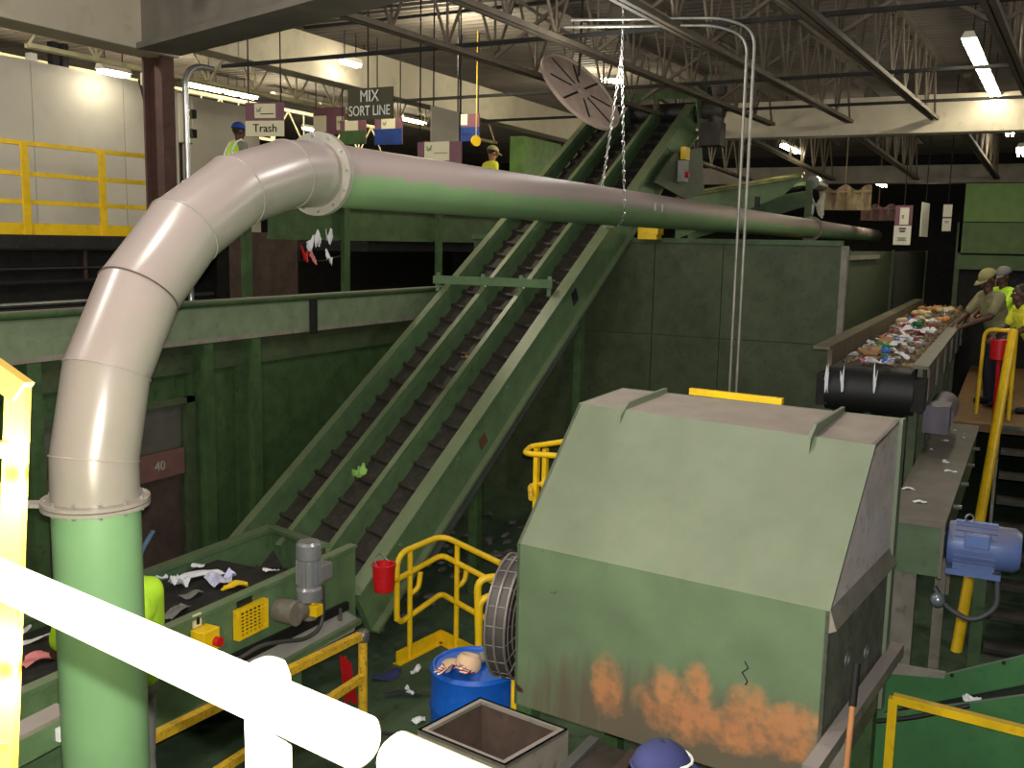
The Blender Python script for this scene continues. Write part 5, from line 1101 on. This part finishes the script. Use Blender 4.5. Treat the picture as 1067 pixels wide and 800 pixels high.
# sorters at the right belt, standing on the platform
PZ = 1.64
person((14.0, .12, PZ), 125, 'sorter in khaki cap and grey shirt with lime vest sides leaning over the belt', skin=SKIN_D, shirt=mat('olive_shirt', (128, 124, 92), .9), vest=None, cap=KHAKI, lean=20, head_pitch=32, H=1.78, arms={1: dict(e=(.22, .33, 1.13), w=(.12, .52, 1.02)), -1: dict(e=(-.24, .30, 1.14), w=(-.14, .55, 1.02))})
person((13.35, -.34, PZ), 115, 'sorter with bright yellow vest cut by the right edge of photo', skin=SKIN_D, shirt=YVEST, vest=YVEST, cap=None, lean=32, H=1.68, trousers=mat('striped_trouser', (120, 100, 110), .9), arms={1: dict(e=(.24, .32, 1.12), w=(.16, .5, 1.0)), -1: dict(e=(-.24, .32, 1.12), w=(-.16, .5, 1.0))}, fine=.008)
person((15.4, .05, PZ), 130, 'sorter in grey cap half hidden behind the khaki capped one', skin=SKIN_D, shirt=LIME, vest=LIME, cap=GREYF, lean=10, head_pitch=20, H=1.76, arms={1: dict(e=(.22, .28, 1.16), w=(.12, .46, 1.05)), -1: dict(e=(-.22, .28, 1.16), w=(-.14, .48, 1.05))}, fine=.009)
c = on(1004, 300, 'x', 17.6); person((17.6, .2, PZ), 150, 'distant sorter reaching across the far end of the belt', skin=SKIN_M, shirt=TAN, cap=CARD, lean=25, H=1.62, head_pitch=15, arms={1: dict(e=(.2, .33, 1.15), w=(.1, .55, 1.08)), -1: dict(e=(-.2, .33, 1.15), w=(-.1, .55, 1.08))}, fine=.010)
# navy hard cap worker below the frame edge
c = on(686, 806, 'z', 1.58)
pt, HW = person((c.x, c.y, 0), -52, 'person in navy cap with white band at the bottom edge before the hood', skin=SKIN_D, shirt=NAVY, trousers=NAVY, cap=NAVY, cap_kind='hard', H=1.70, head_pitch=5, sleeves='long')
MB().tube([HW((.098*math.cos(q), -.014+.118*math.sin(q)+.004, .092)) for q in [R(20+18*j) for j in range(9)]], .006, 6).build('cap_band', REFL, pt)
MB().tube([HW((.103*math.cos(q), -.014+.122*math.sin(q)+.002, .052)) for q in [R(180+15*j) for j in range(13)]], .009, 6).build('cap_rim', NAVY, pt)
# ================================================================== light
def lamp(kind, name, loc, energy, col=(1, 1, 1), size=.1, **k):
    l = bpy.data.lights.new(name, kind); l.energy = energy; l.color = col
    if kind == 'AREA':
        l.shape = 'RECTANGLE'; l.size = size; l.size_y = k.get('sy', size)
    else: l.shadow_soft_size = size
    o = bpy.data.objects.new(name, l); COL.objects.link(o); o.location = loc; return o
fl = lamp('AREA', 'camera_flash', CP+UP*.055+RT*.01, FLASH, (1, .985, .94), .03, sy=.02)
fl.rotation_euler = m.to_euler(); fl.data.spread = R(150)
WARM = (1, .91, .66)
# the strip lights shed most of their light through these lamps at the fixtures
for x in (9.5, 12., 15., 18.5): lamp('POINT', 'strip_light_lamp', (x, 12.6, 5.7), 130, WARM, .15)
for f in (.2, .8): q = s0+(s1-s0)*f; lamp('POINT', 'strip_light_lamp', (q.x, q.y, q.z-.05), 110, WARM, .1)
for x, y, z, e in ((20.5, 3.6, 5.0, 40), (26, 1.9, 4.7, 15), (20, -1.2, 5.2, 60), (21, 7, 5.2, 50)): lamp('POINT', 'strip_light_lamp', (x, y, z), e, WARM, .12)
for x, y, z, e in ((5.2, 8.8, 6.0, 230), (11.5, 6.8, 6.0, 130), (16, 6.8, 6.0, 110), (5.5, 2, 5.3, 130), (11, -3, 5.4, 150), (1, 5.4, 6., 260), (3, 3.2, 5.3, 110), (9, 3.6, 5.2, 45)): lamp('POINT', 'fill_lamp', (x, y, z), e, WARM if x > 11 else (1, .96, .88), .15)  # unseen fill lamps, added to brighten the walls, signs and dark areas
w = bpy.data.worlds.new('world'); SC.world = w; w.use_nodes = True
w.node_tree.nodes['Background'].inputs[0].default_value = (.62, .6, .5, 1); w.node_tree.nodes['Background'].inputs[1].default_value = .22
vs = SC.view_settings; vs.view_transform = 'Standard'; vs.look = 'None'; vs.gamma = 1; vs.use_curve_mapping = False; vs.exposure = 0
SC.display_settings.display_device = 'sRGB'
SC.cycles.use_denoising = True
for o in SC.objects:
    if '_w' in o: del o['_w']
